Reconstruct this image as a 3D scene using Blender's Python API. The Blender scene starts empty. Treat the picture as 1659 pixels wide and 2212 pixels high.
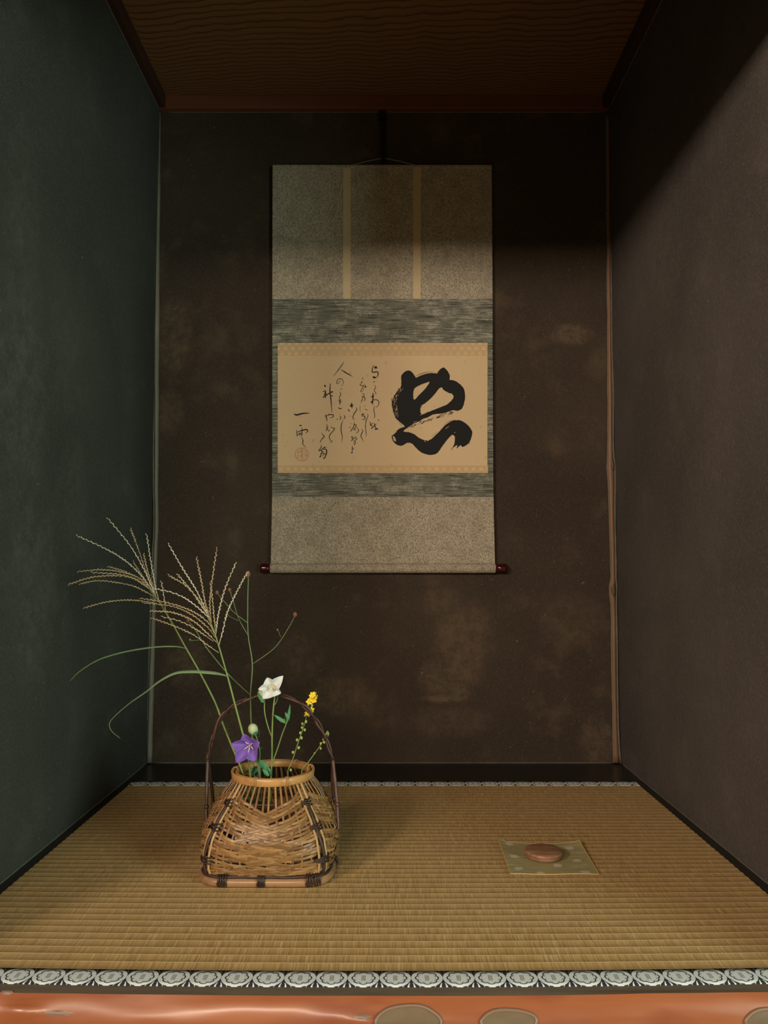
import bpy, bmesh, math, random
from mathutils import Vector, noise as mnoise
from mathutils.geometry import tessellate_polygon

C = bpy.context.scene
COL = C.collection
R = random.Random(7)
PI = math.pi

# ------------------------------------------------------------ camera, measured from the photograph
FPX = 1720.0
TILT = math.atan(122.0 / FPX)
CT, ST = math.cos(TILT), math.sin(TILT)
HALF = 0.635                                  # half the width of the alcove


def ray(px, py):
    u, v = px - 829.5, 1106.0 - py
    return u, FPX * CT - v * ST, FPX * ST + v * CT


_u, _fy, _fz = ray(829.5, 1648.5)
DEPTH = HALF / 511.5 * _fy                    # distance of the back wall
EYE = -DEPTH * _fz / _fy                      # eye height above the mat


def at(px, py, Y):
    u, fy, fz = ray(px, py)
    return Vector((u / fy * Y, Y, EYE + fz / fy * Y))


def on_floor(px, py, z=0.0):
    u, fy, fz = ray(px, py)
    Y = (z - EYE) * fy / fz
    return Vector((u / fy * Y, Y, z))


cam_data = bpy.data.cameras.new('camera')
cam_data.sensor_fit = 'HORIZONTAL'
cam_data.sensor_width = 36.0
cam_data.lens = 36.0 * FPX / 1659.0
cam_data.clip_start = 0.02
cam = bpy.data.objects.new('camera', cam_data)
COL.objects.link(cam)
cam.location = (0, 0, EYE)
cam.rotation_euler = (PI / 2 + TILT, 0, 0)
C.camera = cam

# ------------------------------------------------------------ light: two paper windows behind the viewer and an added third
w = bpy.data.worlds.new('world')
C.world = w
w.use_nodes = True
w.node_tree.nodes['Background'].inputs[0].default_value = (0.5, 0.65, 0.6, 1)
w.node_tree.nodes['Background'].inputs[1].default_value = 0.02

WINDOWS = [  # along-wall centre, z centre, width, height, watts, colour, wall (-1 left, 1 right, 0 rear)
    (-1.45, 1.50, 1.10, 0.36, 100.0, (1.0, 0.80, 0.62), -1),
    (-0.60, 0.66, 1.30, 0.92, 50.0, (0.74, 1.0, 0.85), 1),
    (-0.75, 1.50, 1.00, 0.36, 50.0, (1.0, 0.80, 0.62), 0),  # added rear window: warm fill to light scroll and back wall evenly
]
RX, RY, RZ = 1.9, -2.5, 2.25                    # the room: half width, rear wall, ceiling
for wy, wz, ww, wh, watt, colr, sd in WINDOWS:
    ld = bpy.data.lights.new('daylight', 'AREA')
    ld.shape = 'RECTANGLE'
    ld.size, ld.size_y = ww, wh
    ld.energy = watt
    ld.color = colr
    lo = bpy.data.objects.new('daylight', ld)
    COL.objects.link(lo)
    lo.location = (sd * (RX - 0.06), wy, wz) if sd else (wy, RY + 0.06, wz)
    lo.rotation_euler = (PI / 2, 0, sd * PI / 2)   # shines into the room
LINTEL_Z = 1.40
C.view_settings.view_transform = 'Standard'
C.view_settings.look = 'None'
C.view_settings.gamma = 1.0
C.view_settings.use_curve_mapping = False
C.view_settings.exposure = 0.1
C.cycles.max_bounces = 10
C.cycles.diffuse_bounces = 5


# ------------------------------------------------------------ node helper
class Mat:
    def __init__(self, name, rough=0.6, spec=0.5):
        self.m = bpy.data.materials.new(name)
        self.m.use_nodes = True
        self.t = self.m.node_tree
        self.b = self.t.nodes['Principled BSDF']
        self.b.inputs['Roughness'].default_value = rough
        self.b.inputs['Specular IOR Level'].default_value = spec
        self._co = None

    def n(self, typ, **kw):
        nd = self.t.nodes.new(typ)
        for k, v in kw.items():
            setattr(nd, k, v)
        return nd

    def link(self, a, b):
        self.t.links.new(a, b)

    def put(self, sock, v):
        if v is None:
            return
        if hasattr(v, 'is_output'):
            self.link(v, sock)
        elif isinstance(v, (tuple, list)) and len(v) == 3 and sock.type == 'RGBA':
            sock.default_value = (*v, 1)
        else:
            sock.default_value = v

    @property
    def co(self):                                # object coordinates
        if self._co is None:
            self._co = self.n('ShaderNodeTexCoord').outputs['Object']
        return self._co

    def xyz(self):
        s = self.n('ShaderNodeSeparateXYZ')
        self.link(self.co, s.inputs[0])
        return s.outputs[0], s.outputs[1], s.outputs[2]

    def vec(self, x, y, z):
        c = self.n('ShaderNodeCombineXYZ')
        self.put(c.inputs[0], x), self.put(c.inputs[1], y), self.put(c.inputs[2], z)
        return c.outputs[0]

    def scaled(self, s, v=None):
        mp = self.n('ShaderNodeMapping')
        self.link(v or self.co, mp.inputs['Vector'])
        mp.inputs['Scale'].default_value = s
        return mp.outputs[0]

    def ma(self, op, a, b=None, c=None):
        nd = self.n('ShaderNodeMath', operation=op)
        self.put(nd.inputs[0], a)
        self.put(nd.inputs[1], b)
        self.put(nd.inputs[2], c)
        return nd.outputs[0]

    def noise(self, scale, detail=3, v=None, rough=0.5, dist=0.0):
        nd = self.n('ShaderNodeTexNoise')
        self.link(v or self.co, nd.inputs['Vector'])
        nd.inputs['Scale'].default_value = scale
        nd.inputs['Detail'].default_value = detail
        nd.inputs['Roughness'].default_value = rough
        nd.inputs['Distortion'].default_value = dist
        return nd.outputs[0]

    def voro(self, scale, v=None, feature='F1', out=0, rnd=1.0):
        nd = self.n('ShaderNodeTexVoronoi', feature=feature)
        self.link(v or self.co, nd.inputs['Vector'])
        nd.inputs['Scale'].default_value = scale
        nd.inputs['Randomness'].default_value = rnd
        return nd.outputs[out]

    def step(self, v, lo, hi, to0=0.0, to1=1.0):
        nd = self.n('ShaderNodeMapRange', interpolation_type='SMOOTHSTEP')
        self.put(nd.inputs[0], v)
        for i, q in enumerate((lo, hi, to0, to1)):
            self.put(nd.inputs[1 + i], q)
        return nd.outputs[0]

    def mix(self, f, a, b, mode='MIX'):
        nd = self.n('ShaderNodeMix', data_type='RGBA', blend_type=mode)
        self.put(nd.inputs[0], f)
        self.put(nd.inputs[6], a)
        self.put(nd.inputs[7], b)
        return nd.outputs[2]

    def attr(self, name):
        nd = self.n('ShaderNodeAttribute', attribute_name=name)
        return nd.outputs['Fac']

    def color(self, c):
        self.put(self.b.inputs['Base Color'], c)
        return self

    def rough(self, r):
        self.put(self.b.inputs['Roughness'], r)
        return self

    def bump(self, h, strength=0.3, dist=0.002):
        nd = self.n('ShaderNodeBump')
        nd.inputs['Strength'].default_value = strength
        nd.inputs['Distance'].default_value = dist
        self.link(h, nd.inputs['Height'])
        self.link(nd.outputs[0], self.b.inputs['Normal'])
        return self

    def spots(self, lst, axes=(0, 2), wob=None):
        """soft round spots at given places, the largest of them"""
        p = self.xyz()
        acc = None
        for (a, b, ra, rb, s) in lst:
            da = self.ma('DIVIDE', self.ma('SUBTRACT', p[axes[0]], a), ra)
            db = self.ma('DIVIDE', self.ma('SUBTRACT', p[axes[1]], b), rb)
            d = self.ma('ADD', self.ma('MULTIPLY', da, da), self.ma('MULTIPLY', db, db))
            if wob is not None:
                d = self.ma('ADD', d, wob)
            g = self.ma('MULTIPLY', self.step(d, 0.1, 1.0, 1.0, 0.0), s)
            acc = g if acc is None else self.ma('MAXIMUM', acc, g)
        return acc


# ------------------------------------------------------------ mesh helper
def catmull(pts, n=6, closed=False):
    pts = [Vector(p) for p in pts]
    if len(pts) < 3 or n <= 1:
        return pts
    out = []
    L = len(pts)
    rng = L if closed else L - 1
    for i in range(rng):
        if closed:
            p0, p1, p2, p3 = pts[(i - 1) % L], pts[i], pts[(i + 1) % L], pts[(i + 2) % L]
        else:
            p0 = pts[i - 1] if i > 0 else pts[0] * 2 - pts[1]
            p1, p2 = pts[i], pts[i + 1]
            p3 = pts[i + 2] if i + 2 < L else pts[-1] * 2 - pts[-2]
        for k in range(n):
            t = k / n
            t2, t3 = t * t, t * t * t
            out.append(0.5 * ((2 * p1) + (p2 - p0) * t + (2 * p0 - 5 * p1 + 4 * p2 - p3) * t2
                              + (3 * p1 - p0 - 3 * p2 + p3) * t3))
    if not closed:
        out.append(pts[-1])
    return out


def lerp_list(vals, n):
    if not isinstance(vals, (list, tuple)):
        return [vals] * n
    out = []
    for i in range(n):
        t = i / max(1, n - 1) * (len(vals) - 1)
        k = min(int(t), len(vals) - 2)
        out.append(vals[k] + (vals[k + 1] - vals[k]) * (t - k))
    return out


class MB:
    def __init__(self):
        self.v, self.f, self.mi, self.rnd = [], [], [], []
        self.cur, self.r = 0, 0.5

    def verts(self, vs):
        b = len(self.v)
        for q in vs:
            self.v.append(tuple(q))
            self.rnd.append(self.r)
        return b

    def face(self, *idx):
        self.f.append(idx)
        self.mi.append(self.cur)

    def box(self, x0, x1, y0, y1, z0, z1):
        b = self.verts([(x, y, z) for z in (z0, z1) for y in (y0, y1) for x in (x0, x1)])
        for q in ((0, 2, 3, 1), (4, 5, 7, 6), (0, 1, 5, 4), (2, 6, 7, 3), (0, 4, 6, 2), (1, 3, 7, 5)):
            self.face(*[b + i for i in q])

    def tube(self, pts, rad, seg=6, closed=False, caps=True, flat=None):
        pts = [Vector(p) for p in pts]
        n = len(pts)
        rads = lerp_list(rad, n)
        ref = None
        rings = []
        for i, p in enumerate(pts):
            if closed:
                t = pts[(i + 1) % n] - pts[(i - 1) % n]
            else:
                t = pts[min(i + 1, n - 1)] - pts[max(i - 1, 0)]
            if t.length < 1e-9:
                t = Vector((0, 0, 1))
            t.normalize()
            if ref is None:
                ref = Vector((0, 1, 0)) if abs(t.y) < 0.8 else Vector((1, 0, 0))
            ref = (ref - t * ref.dot(t))
            ref.normalize()
            bi = t.cross(ref)
            fl = flat or (1, 1)
            rings.append(self.verts([p + ref * (math.cos(2 * PI * k / seg) * rads[i] * fl[0])
                                     + bi * (math.sin(2 * PI * k / seg) * rads[i] * fl[1]) for k in range(seg)]))
        m = n if closed else n - 1
        for i in range(m):
            a, b = rings[i], rings[(i + 1) % n]
            for k in range(seg):
                k2 = (k + 1) % seg
                self.face(a + k, a + k2, b + k2, b + k)
        if caps and not closed:
            self.face(*[rings[0] + k for k in range(seg)][::-1])
            self.face(*[rings[-1] + k for k in range(seg)])

    def strip(self, pts, nrm, width, thick, closed=False):
        """a flat split-bamboo strip along pts; nrm gives the outward direction at each point"""
        n = len(pts)
        ws = lerp_list(width, n)
        rings = []
        for i in range(n):
            if closed:
                t = pts[(i + 1) % n] - pts[(i - 1) % n]
            else:
                t = pts[min(i + 1, n - 1)] - pts[max(i - 1, 0)]
            t.normalize()
            N = nrm[i].normalized()
            B = N.cross(t).normalized()
            h = ws[i] / 2
            p = pts[i]
            rings.append(self.verts([p - B * h, p - B * h * .72 + N * thick * .8, p + N * thick, p + B * h * .72 + N * thick * .8,
                                     p + B * h, p - N * thick * .25]))
        m = n if closed else n - 1
        for i in range(m):
            a, b = rings[i], rings[(i + 1) % n]
            for k in range(6):
                k2 = (k + 1) % 6
                self.face(a + k, b + k, b + k2, a + k2)
        if not closed:
            self.face(*[rings[0] + k for k in range(6)])
            self.face(*[rings[-1] + k for k in range(6)][::-1])

    def lathe(self, prof, seg=48, center=(0, 0, 0), axis='z'):
        cx, cy, cz = center
        rings = []
        for (r, h) in prof:
            vs = []
            for k in range(seg):
                a = 2 * PI * k / seg
                if axis == 'z':
                    vs.append((cx + r * math.cos(a), cy + r * math.sin(a), cz + h))
                else:
                    vs.append((cx + h, cy + r * math.cos(a), cz + r * math.sin(a)))
            rings.append(self.verts(vs))
        for a, b in zip(rings, rings[1:]):
            for k in range(seg):
                k2 = (k + 1) % seg
                self.face(a + k, a + k2, b + k2, b + k)
        self.face(*[rings[0] + k for k in range(seg)][::-1])
        self.face(*[rings[-1] + k for k in range(seg)])

    def blob(self, c, r, seg=8, rings=5, axis=None, stretch=1.0):
        c = Vector(c)
        ax = Vector(axis).normalized() if axis is not None else Vector((0, 0, 1))
        o = ax.orthogonal().normalized()
        q = ax.cross(o)
        top = self.verts([c + ax * r * stretch])
        bot = self.verts([c - ax * r * stretch])
        rr = []
        for i in range(1, rings):
            a = PI * i / rings
            rr.append(self.verts([c + ax * (math.cos(a) * r * stretch) + (o * math.cos(2 * PI * k / seg) + q * math.sin(2 * PI * k / seg))
                                  * (math.sin(a) * r) for k in range(seg)]))
        for k in range(seg):
            k2 = (k + 1) % seg
            self.face(top, rr[0] + k, rr[0] + k2)
            self.face(bot, rr[-1] + k2, rr[-1] + k)
            for a, b in zip(rr, rr[1:]):
                self.face(a + k, b + k, b + k2, a + k2)

    def leaf(self, pts, width, face_dir, fold=0.25, thick=0.0003):
        """a leaf blade: pts along the midrib, width profile (half width), face_dir the side it shows"""
        n = len(pts)
        ws = lerp_list(width, n)
        F = Vector(face_dir).normalized()
        up, dn = [], []
        for i, p in enumerate(pts):
            t = pts[min(i + 1, n - 1)] - pts[max(i - 1, 0)]
            t.normalize()
            N = (F - t * F.dot(t))
            if N.length < 1e-4:
                N = t.orthogonal()
            N.normalize()
            B = t.cross(N)
            h = max(ws[i], 0.00015)
            row = [p - B * h + N * h * fold, p, p + B * h + N * h * fold]
            up.append(self.verts([q + N * thick for q in row]))
            dn.append(self.verts([q - N * thick for q in row]))
        for i in range(n - 1):
            a, b = up[i], up[i + 1]
            c, d = dn[i], dn[i + 1]
            for k in (0, 1):
                self.face(a + k, a + k + 1, b + k + 1, b + k)
                self.face(c + k, d + k, d + k + 1, c + k + 1)
            self.face(a, b, d, c)
            self.face(a + 2, c + 2, d + 2, b + 2)

    def poly(self, outer, holes=(), depth=0.0003, y=None):
        """a filled flat shape (list of Vectors) given a small thickness towards the viewer (-Y)"""
        loops = [list(outer)] + [list(h) for h in holes]
        flat = [p for l in loops for p in l]
        tris = tessellate_polygon([[Vector((p.x, p.z, 0)) for p in l] for l in loops])
        b = self.verts([Vector((p.x, p.y - depth, p.z)) for p in flat])
        for t in tris:
            self.face(*[b + i for i in t])

    def build(self, name, mats, parent=None, smooth=True, bevel=0.0, crease=None):
        me = bpy.data.meshes.new(name)
        me.from_pydata(self.v, [], self.f)
        if not isinstance(mats, (list, tuple)):
            mats = [mats]
        for m in mats:
            me.materials.append(m.m if isinstance(m, Mat) else m)
        me.polygons.foreach_set('material_index', self.mi)
        me.polygons.foreach_set('use_smooth', [smooth] * len(self.f))
        a = me.attributes.new('rnd', 'FLOAT', 'POINT')
        a.data.foreach_set('value', self.rnd)
        me.validate()
        bm = bmesh.new()
        bm.from_mesh(me)
        bmesh.ops.recalc_face_normals(bm, faces=bm.faces)
        bm.to_mesh(me)
        bm.free()
        if crease:
            me.set_sharp_from_angle(angle=math.radians(crease))
        me.update()
        o = bpy.data.objects.new(name, me)
        COL.objects.link(o)
        if bevel:
            md = o.modifiers.new('edge', 'BEVEL')
            md.width = bevel
            md.segments = 2
            md.limit_method = 'ANGLE'
            md.angle_limit = math.radians(40)
        if parent is not None:
            o.parent = parent
            o.matrix_parent_inverse = parent.matrix_basis.inverted()
        return o


def tag(o, label, cat, group=None, kind=None):
    o['label'] = label
    o['category'] = cat
    if group:
        o['group'] = group
    if kind:
        o['kind'] = kind
    return o


def thing(name, label, cat, loc, group=None):
    o = bpy.data.objects.new(name, None)
    o.empty_display_size = 0.02
    COL.objects.link(o)
    o.location = loc
    return tag(o, label, cat, group, 'thing')


def struct(o):
    o['kind'] = 'structure'
    return o


def slab(name, m, *b, parent=None, bevel=0.0):
    k = MB()
    k.box(*b)
    return k.build(name, m, parent, smooth=False, bevel=bevel)

# ------------------------------------------------------------ materials of the setting
def plaster(name, base, light, axes, stains_and_light, amount=0.5):
    m = Mat(name, 0.92, 0.25)
    big = m.noise(2.2, 4, rough=0.6)
    mid = m.noise(9, 5, rough=0.65)
    wob = m.ma('MULTIPLY', m.ma('SUBTRACT', m.noise(14, 5, rough=0.7), 0.5), 1.6)
    c = m.mix(m.step(big, 0.35, 0.7), [q * 0.82 for q in base], [q * 1.12 for q in base])
    c = m.mix(m.ma('MULTIPLY', m.step(mid, 0.52, 0.75), amount * 0.35), c, light)
    if stains_and_light:
        sp = m.spots(stains_and_light, axes, wob)
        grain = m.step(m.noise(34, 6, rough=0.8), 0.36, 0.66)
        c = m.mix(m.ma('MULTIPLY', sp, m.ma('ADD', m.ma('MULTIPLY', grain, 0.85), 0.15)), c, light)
    fine = m.noise(300, 3, rough=0.7)
    c = m.mix(m.ma('MULTIPLY', m.step(fine, 0.48, 0.72), 0.6), c, [q * 2.1 for q in base])
    # chopped straw showing in the clay
    nv = m.n('ShaderNodeTexNoise')
    m.link(m.co, nv.inputs['Vector'])
    nv.inputs['Scale'].default_value = 16
    off = m.n('ShaderNodeVectorMath', operation='MULTIPLY_ADD')
    m.link(nv.outputs['Color'], off.inputs[0])
    off.inputs[1].default_value = (0.12, 0.12, 0.12)
    m.link(m.co, off.inputs[2])
    sv = m.scaled((105, 105, 62), off.outputs[0])
    d = m.voro(1.0, sv)
    pick = m.step(m.noise(31, 3), 0.50, 0.62)
    straw = m.ma('MULTIPLY', m.step(d, m.ma('MULTIPLY', m.noise(23, 2), 0.10), m.ma('MULTIPLY', m.noise(23, 2), 0.24), 1.0, 0.0), pick)
    c = m.mix(m.ma('MULTIPLY', straw, 0.75), c, (0.30, 0.27, 0.2))
    m.color(c)
    h = m.ma('ADD', m.ma('MULTIPLY', fine, 0.6), m.ma('MULTIPLY', m.noise(70, 4, rough=0.7), 1.2))
    m.bump(h, 0.35, 0.003)
    return m


def back_spot(px, py, rx, ry, s):
    p = at(px, py, DEPTH)
    k = DEPTH / FPX
    return (p.x, p.z, rx * k, ry * k, s)


BACK_STAINS = [back_spot(*q) for q in (
    (1000, 1390, 75, 120, 0.42), (955, 1300, 60, 40, 0.30), (735, 1500, 80, 55, 0.42), (965, 1470, 70, 60, 0.40), (960, 1508, 60, 10, 0.6),
    (1235, 720, 55, 30, 0.5), (372, 730, 60, 110, 0.36), (365, 890, 40, 60, 0.30), (400, 1430, 60, 70, 0.34),
    (965, 1560, 120, 40, 0.25), (650, 1420, 60, 60, 0.25), (1290, 1600, 50, 60, 0.34), (1240, 1330, 90, 60, 0.18), (480, 1560, 80, 60, 0.22))]

PL_BACK = plaster('back_plaster', (0.050, 0.038, 0.028), (0.205, 0.15, 0.088), (0, 2), BACK_STAINS, 0.6)
PL_LEFT = plaster('left_plaster', (0.050, 0.055, 0.047), (0.125, 0.132, 0.118), (1, 2),  # same plaster; the cool green light is put into its tone
                  [(1.38, .85, .13, .28, .45), (1.45, .50, .12, .22, .4), (1.62, .66, .10, .16, .25), (1.36, 1.15, .08, .2, .25), (1.55, .95, .1, .2, .2)], 0.7)  # pale patches paint the lit front part of the wall into the colour
PL_RIGHT = plaster('right_plaster', (0.080, 0.070, 0.064), (0.15, 0.128, 0.11), (1, 2),
                   [(1.55, 0.82, .16, .4, .25), (1.9, 0.25, .15, .2, .25), (1.75, 1.25, .14, .2, .3)], 0.9)
PL_ROOM = plaster('room_plaster', (0.085, 0.07, 0.052), (0.11, 0.095, 0.07), (0, 2), None, 0.4)

# dark lacquered boards round the mat
LACQ = Mat('dark_board', 0.32, 0.5)
LACQ.color(LACQ.mix(LACQ.noise(18, 3, LACQ.scaled((0.3, 6, 6))), (0.010, 0.009, 0.008), (0.022, 0.019, 0.016)))

# ceiling board with a cathedral grain
CEIL = Mat('ceiling_wood', 0.62, 0.3)
_x, _y, _z = CEIL.xyz()
_yy = CEIL.ma('SUBTRACT', _y, 1.50)
_wob = CEIL.ma('MULTIPLY', CEIL.ma('SUBTRACT', CEIL.noise(3.2, 4, CEIL.scaled((0.5, 2.0, 1)), rough=0.55), 0.5), 3.4)
_yv = CEIL.ma('ADD', _yy, CEIL.ma('MULTIPLY', CEIL.ma('SUBTRACT', CEIL.noise(9, 3, CEIL.scaled((1.0, .2, 1))), 0.5), 0.05))
_s = CEIL.ma('ADD', CEIL.ma('ADD', CEIL.ma('MULTIPLY', _x, 3.6), CEIL.ma('MULTIPLY', CEIL.ma('MULTIPLY', _yv, _yv), 60.0)), _wob)
_fr = CEIL.ma('FRACT', _s)
_line = CEIL.ma('MULTIPLY', CEIL.step(_fr, 0.55, 0.97), CEIL.step(_fr, 0.97, 1.0, 1.0, 0.0))
_fib = CEIL.noise(90, 3, CEIL.scaled((0.12, 2.2, 1)))
_c = CEIL.mix(_fib, (0.165, 0.088, 0.038), (0.225, 0.122, 0.055))
CEIL.color(CEIL.mix(CEIL.ma('MULTIPLY', _line, 0.8), _c, (0.07, 0.026, 0.013)))
CEIL.bump(_fib, 0.1, 0.001)

BATTEN = Mat('red_brown_batten', 0.5, 0.4)
BATTEN.color(BATTEN.mix(BATTEN.noise(40, 3, BATTEN.scaled((0.1, 1, 1))), (0.12, 0.042, 0.022), (0.20, 0.075, 0.036)))
BATTEN_D = Mat('dark_batten', 0.5, 0.4)
BATTEN_D.color(BATTEN_D.mix(BATTEN_D.noise(40, 3, BATTEN_D.scaled((1, 0.1, 1))), (0.035, 0.016, 0.010), (0.06, 0.027, 0.016)))


def post_wood(name, a, b, edge):
    m = Mat(name, 0.5, 0.4)
    st = m.noise(60, 4, m.scaled((1, 1, 0.05)))
    c = m.mix(st, a, b)
    m.color(m.mix(m.step(m.noise(25, 3, m.scaled((1, 1, .25))), .55, .75), c, edge))
    m.bump(st, 0.15, 0.001)
    return m


POST_G = post_wood('grey_post', (0.16, 0.15, 0.12), (0.22, 0.21, 0.17), (0.24, 0.24, 0.2))
POST_B = post_wood('bark_stripped_post', (0.16, 0.085, 0.048), (0.25, 0.145, 0.085), (0.22, 0.15, 0.095))
KNOT_B = Mat('post_knot', 0.6)
KNOT_B.color(KNOT_B.mix(KNOT_B.noise(80, 3), (0.05, 0.035, 0.025), (0.13, 0.085, 0.055)))
EDGE_P = Mat('plaster_edge', 0.9, 0.2)
EDGE_P.color(EDGE_P.mix(EDGE_P.noise(60, 3), (0.11, 0.10, 0.08), (0.20, 0.185, 0.15)))
ROOMWOOD = Mat('room_wood', 0.6)
ROOMWOOD.color(ROOMWOOD.mix(ROOMWOOD.noise(12, 3, ROOMWOOD.scaled((1, 1, .1))), (0.10, 0.06, 0.035), (0.16, 0.10, 0.06)))
ROOMFLOOR = Mat('room_matting', 0.85)
ROOMFLOOR.color(ROOMFLOOR.mix(ROOMFLOOR.noise(30, 3, ROOMFLOOR.scaled((1, 9, 1))), (0.24, 0.17, 0.085), (0.31, 0.22, 0.11)))
PAPER_W = Mat('window_paper', 0.9)
PAPER_W.color((0.8, 0.76, 0.68))
PAPER_W.b.inputs['Emission Color'].default_value = (1, 0.93, 0.8, 1)
PAPER_W.b.inputs['Emission Strength'].default_value = 1.5

# ------------------------------------------------------------ the alcove
CEIL_Z = 1.852
BAT_Z = 1.814
FRONT = 0.98
T = 0.09
struct(slab('wall_back', PL_BACK, -HALF - T, HALF + T, DEPTH, DEPTH + T, -0.14, 2.0))
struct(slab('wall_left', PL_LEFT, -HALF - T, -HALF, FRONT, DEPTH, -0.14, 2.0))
struct(slab('wall_right', PL_RIGHT, HALF, HALF + T, FRONT, DEPTH, -0.14, 2.0))
struct(slab('floor', ROOMWOOD, -HALF, HALF, 1.06, DEPTH, -0.14, -0.05))
struct(slab('ceiling', CEIL, -HALF, HALF, FRONT, DEPTH, CEIL_Z, CEIL_Z + 0.03))
struct(slab('trim_1', BATTEN, -HALF, HALF, DEPTH - 0.022, DEPTH, BAT_Z, CEIL_Z, bevel=0.002))
struct(slab('trim_2', BATTEN_D, -HALF, -HALF + 0.02, FRONT, DEPTH - 0.022, BAT_Z, CEIL_Z, bevel=0.002))
struct(slab('trim_3', BATTEN_D, HALF - 0.02, HALF, FRONT, DEPTH - 0.022, BAT_Z, CEIL_Z, bevel=0.002))
MAT_BACK = 1.994
MATX = 0.615
struct(slab('trim_4', LACQ, -HALF, HALF, MAT_BACK, DEPTH, -0.05, 0.0, bevel=0.0015))
struct(slab('trim_5', LACQ, -HALF, -MATX, 1.055, MAT_BACK, -0.05, 0.0, bevel=0.0015))
struct(slab('trim_6', LACQ, MATX, HALF, 1.055, MAT_BACK, -0.05, 0.0, bevel=0.0015))


def corner_post(name, left_px, right_px, m, knots, seed):
    """a slim post let into the plaster of the corner; its face edges waver"""
    rr = random.Random(seed)
    ys = [243 + (1648 - 243) * i / 70 for i in range(71)]
    k = MB()
    e = MB()
    La, Ra = [], []
    off1, off2 = rr.random() * 50, rr.random() * 50
    for y in ys:
        def interp(tab):
            for (y0, x0), (y1, x1) in zip(tab, tab[1:]):
                if y <= y1:
                    return x0 + (x1 - x0) * (y - y0) / (y1 - y0)
            return tab[-1][1]
        w1 = mnoise.noise(Vector((off1, y * 0.012, 0))) * 1.6 + mnoise.noise(Vector((off1, y * 0.05, 3))) * 0.8
        w2 = mnoise.noise(Vector((off2, y * 0.012, 0))) * 1.2
        La.append((interp(left_px) + w1, y))
        Ra.append((interp(right_px) + w2, y))
    rows = []
    yf = DEPTH - 0.012
    for (lx, y), (rx, _) in zip(La, Ra):
        a, b = at(lx, y, yf), at(rx, y, yf)
        c = (a + b) / 2
        hw = (b.x - a.x) / 2
        row = []
        for q in range(9):
            t = -1 + 2 * q / 8
            row.append((c.x + hw * t, yf + 0.008 * (t * t) ** 1.5 + 0.0, c.z))
        row.append((b.x, DEPTH, c.z))
        row.append((a.x, DEPTH, c.z))
        rows.append(k.verts(row))
    n = 11
    for a, b in zip(rows, rows[1:]):
        for q in range(n):
            q2 = (q + 1) % n
            k.face(a + q, a + q2, b + q2, b + q)
    k.face(*[rows[0] + q for q in range(n)])
    k.face(*[rows[-1] + q for q in range(n)])
    o = struct(k.build(name, m))
    for side in (La, Ra):
        pts = [at(x, y, DEPTH - 0.006) + Vector((0, 0, 0)) for x, y in side]
        e.tube(pts, [0.0022 + 0.001 * rr.random() for _ in pts], seg=6)
    struct(e.build('plaster_edge', EDGE_P, o))
    for (kx, ky, rw, rh) in knots:
        kk = MB()
        kk.blob(at(kx, ky, DEPTH - 0.010), 1.0, 12, 9)
        c = at(kx, ky, DEPTH - 0.010)
        kk.v = [(c.x + (p[0] - c.x) * rw, c.y + (p[1] - c.y) * 0.005, c.z + (p[2] - c.z) * rh) for p in kk.v]
        struct(kk.build('knot', KNOT_B, o))
    return o


corner_post('trim_7', [(243, 334), (900, 331), (1140, 333), (1200, 329), (1648, 314)], [(243, 345), (900, 341), (1140, 340), (1648, 326)], POST_G, [], 3)
corner_post('trim_8', [(243, 1310), (700, 1313), (840, 1313), (980, 1314), (1000, 1311), (1040, 1314), (1250, 1321), (1268, 1316), (1290, 1317), (1310, 1320), (1570, 1324), (1648, 1325)],
            [(243, 1317), (700, 1321), (840, 1324), (980, 1325), (1000, 1328), (1250, 1330), (1268, 1332), (1300, 1331), (1570, 1335), (1648, 1340)], POST_B,
            [(1323, 1005, 0.005, 0.016), (1325, 1275, 0.006, 0.02)], 9)

# ------------------------------------------------------------ the room the viewer sits in (frames the light)
struct(slab('wall_front', PL_ROOM, -RX, RX, RY - 0.1, RY, -0.2, RZ))
struct(slab('wall_west', PL_ROOM, -RX - 0.1, -RX, RY, FRONT, -0.2, RZ))
struct(slab('wall_east', PL_ROOM, RX, RX + 0.1, RY, FRONT, -0.2, RZ))
struct(slab('wall_north_west', PL_ROOM, -RX, -HALF - T, FRONT, FRONT + 0.08, -0.2, RZ))
struct(slab('wall_north_east', PL_ROOM, HALF + T, RX, FRONT, FRONT + 0.08, -0.2, RZ))
struct(slab('trim_9', ROOMWOOD, -HALF, HALF, 0.975, 1.045, LINTEL_Z, LINTEL_Z + 0.09, bevel=0.003))
struct(slab('wall_over_alcove', PL_ROOM, -HALF, HALF, 0.985, 1.035, LINTEL_Z + 0.09, RZ))
struct(slab('room_floor', ROOMFLOOR, -RX, RX, RY, 0.90, -0.3, -0.2))
struct(slab('room_ceiling', ROOMWOOD, -RX, RX, RY, FRONT, RZ, RZ + 0.05))
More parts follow.
